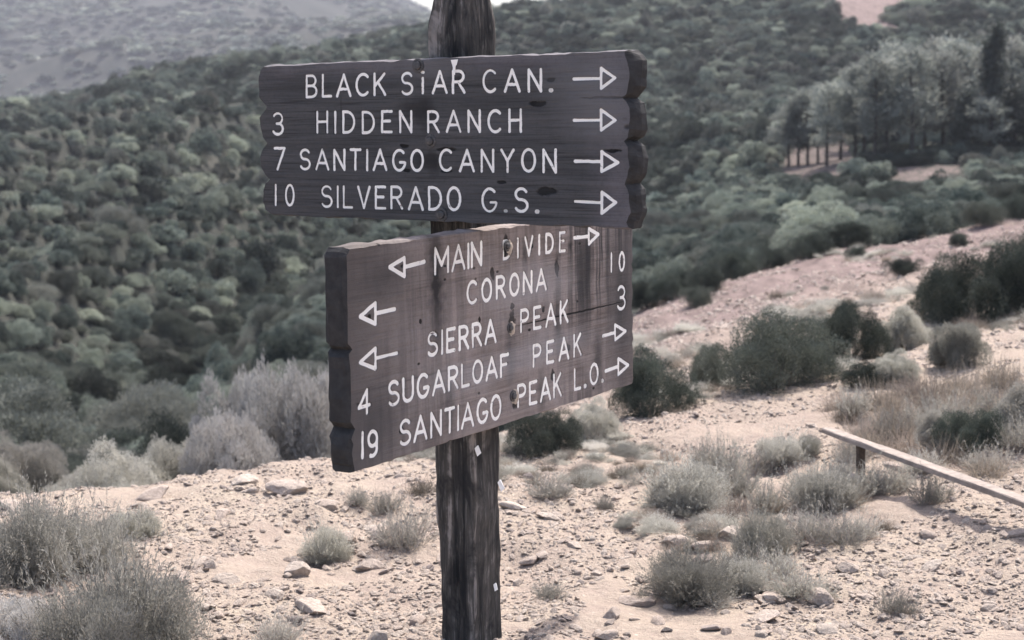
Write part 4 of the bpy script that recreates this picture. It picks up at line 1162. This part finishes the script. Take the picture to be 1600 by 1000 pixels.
GROUP_SLOPE = "scrub bushes on the slopes"
def slope_label(px, py, pale):
    c = "pale grey" if pale else "grey green"
    if px < 1000:
        return c + (" scrub bush low on the valley slope left of the signpost" if py > 430 else " scrub bush higher on the valley slope left of the signpost")
    return c + (" scrub bush on the slope right of the signpost, below the pine grove" if px > 1000 else " scrub bush behind the signpost")
for i in chosen:
    k = rs.randint(0, 9) if rs.uniform() < .8 else rs.randint(7, 9)
    near = (SH[k % 4][1] if k < 3 else GS[k % 3][1]) if k < 7 else PK[k % 3][1]
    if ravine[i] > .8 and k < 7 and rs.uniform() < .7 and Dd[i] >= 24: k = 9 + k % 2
    o = bpy.data.objects.new("scrub_bush", near if Dd[i] < 24 else (CH + CD)[k]); COL.objects.link(o)
    s = RR[i]; o.location = (X[i], Y[i], Z[i] - 0.08 * s); o.rotation_euler = (rs.uniform(-.1, .1), rs.uniform(-.1, .1), rs.uniform(0, 6.28))
    o.scale = (s * rs.uniform(.8, 1.4), s * rs.uniform(.8, 1.4), hgt[i])
    tag(o, slope_label(px[i], py[i], k in (7, 8)), "shrub", GROUP_SLOPE)

def instancer(name, P, rot, scl, idx, meshes, label, cat):
    """one object of kind stuff: points that carry instances of the given meshes"""
    col = bpy.data.collections.new(name + "_shapes")
    for j, me in enumerate(meshes):
        col.objects.link(bpy.data.objects.new("%s_%02d" % (name, j), me))
    me = bpy.data.meshes.new(name); n = len(P)
    me.vertices.add(n); me.vertices.foreach_set("co", np.asarray(P, np.float32).ravel())
    for nm, typ, val in (("rot", 'FLOAT_VECTOR', rot), ("scl", 'FLOAT_VECTOR', scl), ("idx", 'INT', idx)):
        a = me.attributes.new(nm, typ, 'POINT')
        a.data.foreach_set("vector" if typ == 'FLOAT_VECTOR' else "value", np.asarray(val, np.int32 if typ == 'INT' else np.float32).ravel())
    o = bpy.data.objects.new(name, me); COL.objects.link(o)
    ng = bpy.data.node_groups.new(name, 'GeometryNodeTree')
    ng.interface.new_socket("Geometry", in_out='INPUT', socket_type='NodeSocketGeometry')
    ng.interface.new_socket("Geometry", in_out='OUTPUT', socket_type='NodeSocketGeometry')
    gi = ng.nodes.new("NodeGroupInput"); go = ng.nodes.new("NodeGroupOutput")
    ip = ng.nodes.new("GeometryNodeInstanceOnPoints"); ci = ng.nodes.new("GeometryNodeCollectionInfo")
    ci.inputs["Collection"].default_value = col; ci.inputs["Separate Children"].default_value = True; ci.inputs["Reset Children"].default_value = True
    L = ng.links.new
    def attr(nm, typ):
        nd = ng.nodes.new("GeometryNodeInputNamedAttribute"); nd.data_type = typ; nd.inputs["Name"].default_value = nm; return nd.outputs[0]
    L(gi.outputs[0], ip.inputs["Points"]); L(ci.outputs[0], ip.inputs["Instance"])
    ip.inputs["Pick Instance"].default_value = True
    L(attr("idx", 'INT'), ip.inputs["Instance Index"]); L(attr("rot", 'FLOAT_VECTOR'), ip.inputs["Rotation"]); L(attr("scl", 'FLOAT_VECTOR'), ip.inputs["Scale"])
    L(ip.outputs[0], go.inputs[0])
    md = o.modifiers.new("scatter", 'NODES'); md.node_group = ng
    return tag(o, label, cat, kind="stuff")

rest = np.nonzero(~is_one)[0]
n = len(rest)
idx = np.where(Dd[rest] < 75, rs.randint(0, 9, n), 9 + rs.randint(0, 7, n))
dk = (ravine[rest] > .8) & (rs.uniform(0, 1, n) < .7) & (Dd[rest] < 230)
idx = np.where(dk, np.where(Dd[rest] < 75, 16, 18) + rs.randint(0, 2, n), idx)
rot = np.stack([rs.uniform(-.1, .1, n), rs.uniform(-.1, .1, n), rs.uniform(0, 6.28, n)], -1)
sc = np.stack([RR[rest] * rs.uniform(.8, 1.4, n), RR[rest] * rs.uniform(.8, 1.4, n), hgt[rest]], -1)
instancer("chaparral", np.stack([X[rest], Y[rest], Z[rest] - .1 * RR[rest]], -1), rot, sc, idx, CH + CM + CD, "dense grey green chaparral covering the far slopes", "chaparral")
n = len(X3); Z3 = ground_z(X3, Y3)
rot = np.stack([np.zeros(n), np.zeros(n), rs.uniform(0, 6.28, n)], -1); hh = R3 * rs.uniform(.35, .7, n)
instancer("mountain_brush", np.stack([X3, Y3, Z3 - .15 * R3], -1), rot, np.stack([R3, R3, hh], -1), rs.randint(0, 4, n), CF, "hazy scrub covering the far mountain", "brush")

# ------------------------------------------------------------------ pine grove
def pine(seed, H, trunk_clear, n_br, leaf, dens, top_narrow=1.0, width=.24, r0=.022):
    """unit height pine: tapered trunk with limbs; crown of drooping needle sprays"""
    rs = np.random.RandomState(seed)
    t = np.linspace(0, 1, 12); wob = np.stack([.02 * np.sin(t * 5 + seed), .02 * np.cos(t * 4 + seed), np.zeros(12)], -1)
    tp = np.stack([np.zeros(12), np.zeros(12), t], -1) + wob * t[:, None]
    parts = [tube(tp, r0 * (1 - .85 * t), 7)]
    P, D = [], []
    for i in range(n_br):
        h = trunk_clear + (1 - trunk_clear) * (i + rs.uniform()) / n_br
        f = (h - trunk_clear) / (1 - trunk_clear)
        L = width * (1 - f) ** (.6 * top_narrow) * rs.uniform(.55, 1.15) * (.55 + .45 * min(1, f * 4)) + .02
        th = rs.uniform(0, 6.283); d = np.array([math.cos(th), math.sin(th), rs.uniform(.0, .45)])
        b0 = np.array([np.interp(h, t, tp[:, 0]), np.interp(h, t, tp[:, 1]), h])
        s = np.linspace(0, 1, 5)[:, None]
        bp = b0 + d * L * s + np.array([0, 0, .10 * L]) * s ** 2
        parts.append(tube(bp, .0045 * (1 - .7 * s[:, 0]), 3))
        m_ = int(dens * (.4 + L / width)); u = rs.uniform(.25, 1.05, m_) ** .8
        c = b0 + d * L * u[:, None] + rs.normal(0, .022, (m_, 3)) * (1 + u[:, None] * .5)
        P.append(c); D.append(unit(d)[None] * .5 + unit(rs.normal(size=(m_, 3))) * .8 + np.array([0, 0, .35]))
    P = np.concatenate(P); D = np.concatenate(D)
    V, Q = leaves(P, D, leaf, leaf * .20, rs)
    tint = np.clip(rs.normal(.5, .25, len(P)), 0, 1)
    return (V, Q, tint), join(parts)
PN = []
for s in range(4):
    (V, Q, t), (TV, TQ) = pine(600 + s, 1, .26, 52, .055, 64, .6, .25)
    PN.append((proto_mesh("crown", V, Q, M_PINE, t), proto_mesh("trunk", TV, TQ, M_BARK)))
DP = []
for s in range(2):
    (V, Q, t), (TV, TQ) = pine(620 + s, 1, .18, 60, .055, 120, 1.5, .17, .02)
    DP.append((proto_mesh("crown", V, Q, M_DPINE, t), proto_mesh("trunk", TV, TQ, M_BARK)))
def tree(lib, k, px, py, top, wpx, label, group=None):
    cr, tk = lib[k % len(lib)]
    p, dist = hit(px, py); H = (py - top) * dist / FOCAL; W = wpx * dist / FOCAL
    e = empty("pine_tree", (p[0], p[1], p[2] - .02 * H), (px * 7.3) % 6.28); e.scale = (W / .38, W / .38, H * 1.04)
    tag(e, label, "tree", group)
    for nm, me in (("crown", cr), ("trunk", tk)):
        o = bpy.data.objects.new(nm, me); COL.objects.link(o); o.parent = e
G1 = "slender pale pines of the grove"
for i, (px_, py_, tp, wd) in enumerate([(1232, 262, 172, 44), (1247, 260, 160, 46), (1262, 258, 150, 46), (1278, 255, 165, 40), (1313, 250, 140, 50), (1350, 246, 112, 58), (1385, 246, 105, 60), (1398, 240, 98, 60), (1445, 238, 100, 62), (1330, 236, 120, 50), (1415, 232, 90, 60), (1490, 234, 84, 62), (1530, 232, 92, 62), (1575, 232, 82, 66), (1610, 234, 88, 66), (1460, 226, 80, 60), (1385, 228, 84, 60)]):
    tree(PN, i, px_, py_, tp, wd, "slender pale grey pine in the open left half of the grove", G1)
tree(PN, 1, 1292, 260, 142, 52, "pale pine with a dark trunk on the bare dirt of the grove")
tree(PN, 2, 1337, 246, 118, 54, "pale pine right of the bare dirt with a long clear trunk")
tree(PN, 3, 1367, 250, 104, 58, "pale pine left of the thick dark trunk")
tree(PN, 0, 1424, 252, 92, 70, "tall pale pine with the thickest dark trunk, middle of the grove")
tree(PN, 1, 1473, 242, 100, 66, "pale pine right of the thickest dark trunk")
tree(DP, 0, 1553, 240, 62, 56, "tallest dark narrow pine at the right of the grove")
tree(DP, 1, 1512, 246, 150, 62, "dark broad pine at the left foot of the tallest dark pine")
tree(DP, 0, 1585, 248, 150, 66, "dark broad pine at the right foot of the tallest dark pine")
tree(PN, 2, 1545, 250, 165, 60, "olive pine in front of the tallest dark pine")
tree(DP, 1, 1500, 232, 92, 52, "dark pine behind the pale pines at the right of the grove")
tree(DP, 0, 1625, 245, 90, 70, "dark pine cut off by the right edge")
plant(SH, 1, 1193, 232, 36, 50, "dark round tree like shrub at the left end of the grove")
for i, (px_, py_, w_, h_) in enumerate([(1430, 256, 60, 18), (1480, 250, 70, 20), (1530, 252, 70, 22), (1580, 255, 70, 24), (1360, 256, 50, 16), (1405, 262, 40, 16)]):
    plant(SH, i, px_, py_, w_, h_, "low dark undershrub among the pine trunks", "undershrubs at the grove foot")

# ------------------------------------------------------------------ stones
import bmesh
def rock_mesh(seed, sub=3):
    bm = bmesh.new(); bmesh.ops.create_icosphere(bm, subdivisions=sub, radius=1)
    rs = np.random.RandomState(seed)
    co = np.array([v.co[:] for v in bm.verts])
    for _ in range(11):                                   # flat broken faces
        nrm = unit(rs.normal(size=3)); off = rs.uniform(.48, .85); s = co @ nrm
        co = co - np.clip(s - off, 0, None)[:, None] * nrm[None] * .93
    co *= 1 + .06 * fbm(co[:, 0] * 2.5, co[:, 1] * 2.5, co[:, 2] * 2.5, seed=seed, oct=3)[:, None]
    co *= np.array([1.15, rs.uniform(.7, 1.0), rs.uniform(.5, .8)])
    for v, c in zip(bm.verts, co): v.co = c
    me = bpy.data.meshes.new("rock"); bm.to_mesh(me); bm.free(); me.materials.append(M_ROCK)
    return me
RK = [rock_mesh(700 + s) for s in range(9)]
PB = [rock_mesh(730 + s, 1) for s in range(6)]

def rock(k, px_, py_, wpx, label, group=None, flat=1.0, rz=None):
    p, dist = hit(px_, py_); s = wpx * dist / FOCAL / 2.1
    o = bpy.data.objects.new("rock", RK[k % len(RK)]); COL.objects.link(o)
    o.location = (p[0], p[1], p[2] + .12 * s * flat); o.scale = (s, s, s * flat)
    o.rotation_euler = (random.Random(k).uniform(-.2, .2), random.Random(k + 5).uniform(-.2, .2), (px_ * 3.3) % 6.28 if rz is None else rz)
    return tag(o, label, "rock", group)
for a in [(0, 655, 974, 38, "pale rounded stone at the bottom edge left of the post"), (1, 562, 890, 30, "pale angular stone right of the compact sage bush"),
          (2, 932, 990, 28, "dark smooth stone at the bottom edge right of the post"), (3, 864, 775, 36, "flat pale slab before the low dry bush right of the post"),
          (4, 1440, 978, 26, "dark stone upright near the lower right corner"), (5, 1592, 838, 40, "brown boulder at the right edge below the rail"),
          (6, 1545, 946, 26, "dark flat stone near the right edge bottom"), (7, 1380, 898, 26, "pale stone on the bare dirt right of the sage clump"),
          (8, 1502, 898, 20, "brown stone alone on the smooth dirt at the right"), (0, 1478, 810, 16, "small dark stone under the rail on smooth dirt"),
          (1, 1525, 806, 18, "brown stone under the rail's outer end"), (2, 1476, 868, 18, "dark small stone in the middle of the smooth dirt"),
          (3, 1260, 965, 20, "left one of two brown stones below the thin low bush"), (4, 1283, 966, 20, "right one of two brown stones below the thin low bush"),
          (5, 898, 855, 30, "pinkish flat stone in the trail right of the post"), (6, 935, 900, 26, "pale stone beside the sparse thin bush right of the post"),
          (7, 1038, 708, 18, "dark stone on the trail above the pale sage clump"), (8, 590, 1000, 40, "large half buried stone at the bottom edge near the post"),
          (0, 430, 935, 36, "pale stone in the dirt right of the corner sage bush"), (1, 975, 925, 22, "grey stone touching the small dead bush"),
          (2, 380, 755, 60, "low pale rock outcrop on the crest left of the post"), (3, 1000, 905, 20, "small pale stone left of the spreading sage"),
          (4, 450, 768, 70, "wide pale rock ledge on the crest under the pinkish shrub"), (5, 1350, 935, 30, "flat pale stone left of the lone thin tuft")]:
    rock(*a, flat=0.62 if a[0] in (3, 2, 4) else .9)

rr = np.random.RandomState(3)
cnt = 0; cand = []
while len(cand) < 262:
    qx, qy = rr.uniform(-10, 1610), 1000 - 255 * rr.uniform(0, 1) ** 1.15
    if qx > 900 and rr.uniform() < .25: qy -= rr.uniform(0, 130)
    if abs(qx - 735) < 75 and qy > 930: continue
    if 1330 < qx and 780 < qy < 930 and rr.uniform() < .75: continue
    cand.append((qx, qy))
GR = "stones scattered over the pale dirt"
for j, (qx, qy) in enumerate(cand):
    p, dist = hit(qx, qy)
    if dist > 14: continue
    s = min(.06, .013 * (1 / (1 - rr.uniform(0, .97))) ** .55)
    o = bpy.data.objects.new("rock", RK[rr.randint(0, 9)]); COL.objects.link(o)
    o.location = (p[0], p[1], p[2] + .1 * s); o.scale = (s * rr.uniform(.9, 1.4), s, s * rr.uniform(.6, 1)); o.rotation_euler = (rr.uniform(-.3, .3), rr.uniform(-.3, .3), rr.uniform(0, 6.28))
    side = "left of the post" if p[0] < P0[0] else "right of the post"
    size = "pebble sized stone" if s < .022 else "fist sized stone"
    tag(o, "%s lying on the pale dirt %s" % (size, side), "rock", GR)

n = 150000
az = rr.uniform(math.radians(-24), math.radians(24), n); d = np.exp(rr.uniform(math.log(3.6), math.log(32), n))
gx, gy = d * np.sin(az), d * np.cos(az); gzz = ground_z(gx, gy)
keep = (pale_mask(gx, gy, gzz) > .4) & (fbm(gx / .6, gy / .6, seed=61, oct=3) > -.45)
gx, gy, gzz = gx[keep], gy[keep], gzz[keep]; n = len(gx)
s = np.minimum(.020, .0046 * (1 / (1 - rr.uniform(0, .97, n))) ** .5) * np.clip(np.hypot(gx, gy) / 8, 1, 2.6)
instancer("gravel", np.stack([gx, gy, gzz + .1 * s], -1), rr.uniform(0, 6.28, (n, 3)) * np.array([.1, .1, 1]), np.stack([s * 1.2, s, s * .8], -1), rr.randint(0, 6, n), PB, "loose gravel strewn over the pale dirt", "gravel")

# ---- dry tufts too many to count on the bare bank and along the path
n = 5200
az = rr.uniform(math.atan((-60 - 800) / FOCAL), math.atan((1700 - 800) / FOCAL), n); d = np.exp(rr.uniform(math.log(5.5), math.log(33), n))
gx, gy = d * np.sin(az), d * np.cos(az); gzz = ground_z(gx, gy)
clump = fbm(gx / 1.6, gy / 2.4, seed=91, oct=3)
right = (az > math.atan((900 - 800) / FOCAL)) & (d > 8.5)
keep = (pale_mask(gx, gy, gzz) > .3) & np.where(right, clump > .58, (clump > .50) & (d > 5.0))
gx, gy, gzz, d = gx[keep], gy[keep], gzz[keep], d[keep]; n = len(gx)
s = rr.uniform(.04, .13, n) * np.clip(d / 11, .7, 1.6)
instancer("dry_litter", np.stack([gx, gy, gzz], -1), rr.uniform(0, 6.28, (n, 3)) * np.array([.05, .05, 1]), np.stack([s * 1.3, s * 1.3, s * .8], -1), rr.randint(0, 5, n), [TF[0][1], TF[1][1], TH[0][1], TH[1][1], SG[0][1]], "low dry tufts and twigs littering the bare bank", "ground cover")

# ------------------------------------------------------------------ haze
def haze():
    x0, x1, y0, y1, z0, z1 = -2650, 2650, -400, 2700, -60, 420
    V = [(x, y, z) for z in (z0, z1) for y in (y0, y1) for x in (x0, x1)]
    Fc = [(0, 2, 3, 1), (4, 5, 7, 6), (0, 1, 5, 4), (2, 6, 7, 3), (0, 4, 6, 2), (1, 3, 7, 5)]
    N = Nodes("haze_air"); v = N.n("ShaderNodeVolumePrincipled")
    v.inputs["Color"].default_value = (0.62, 0.63, 0.71, 1); v.inputs["Density"].default_value = 0.00028; v.inputs["Anisotropy"].default_value = 0.1
    N.l(v.outputs[0], N.out.inputs["Volume"])
    o = mesh_obj("haze", V, Fc, N.mat); return tag(o, "thin pale haze filling the air over the valley", "haze", kind="stuff")
haze()
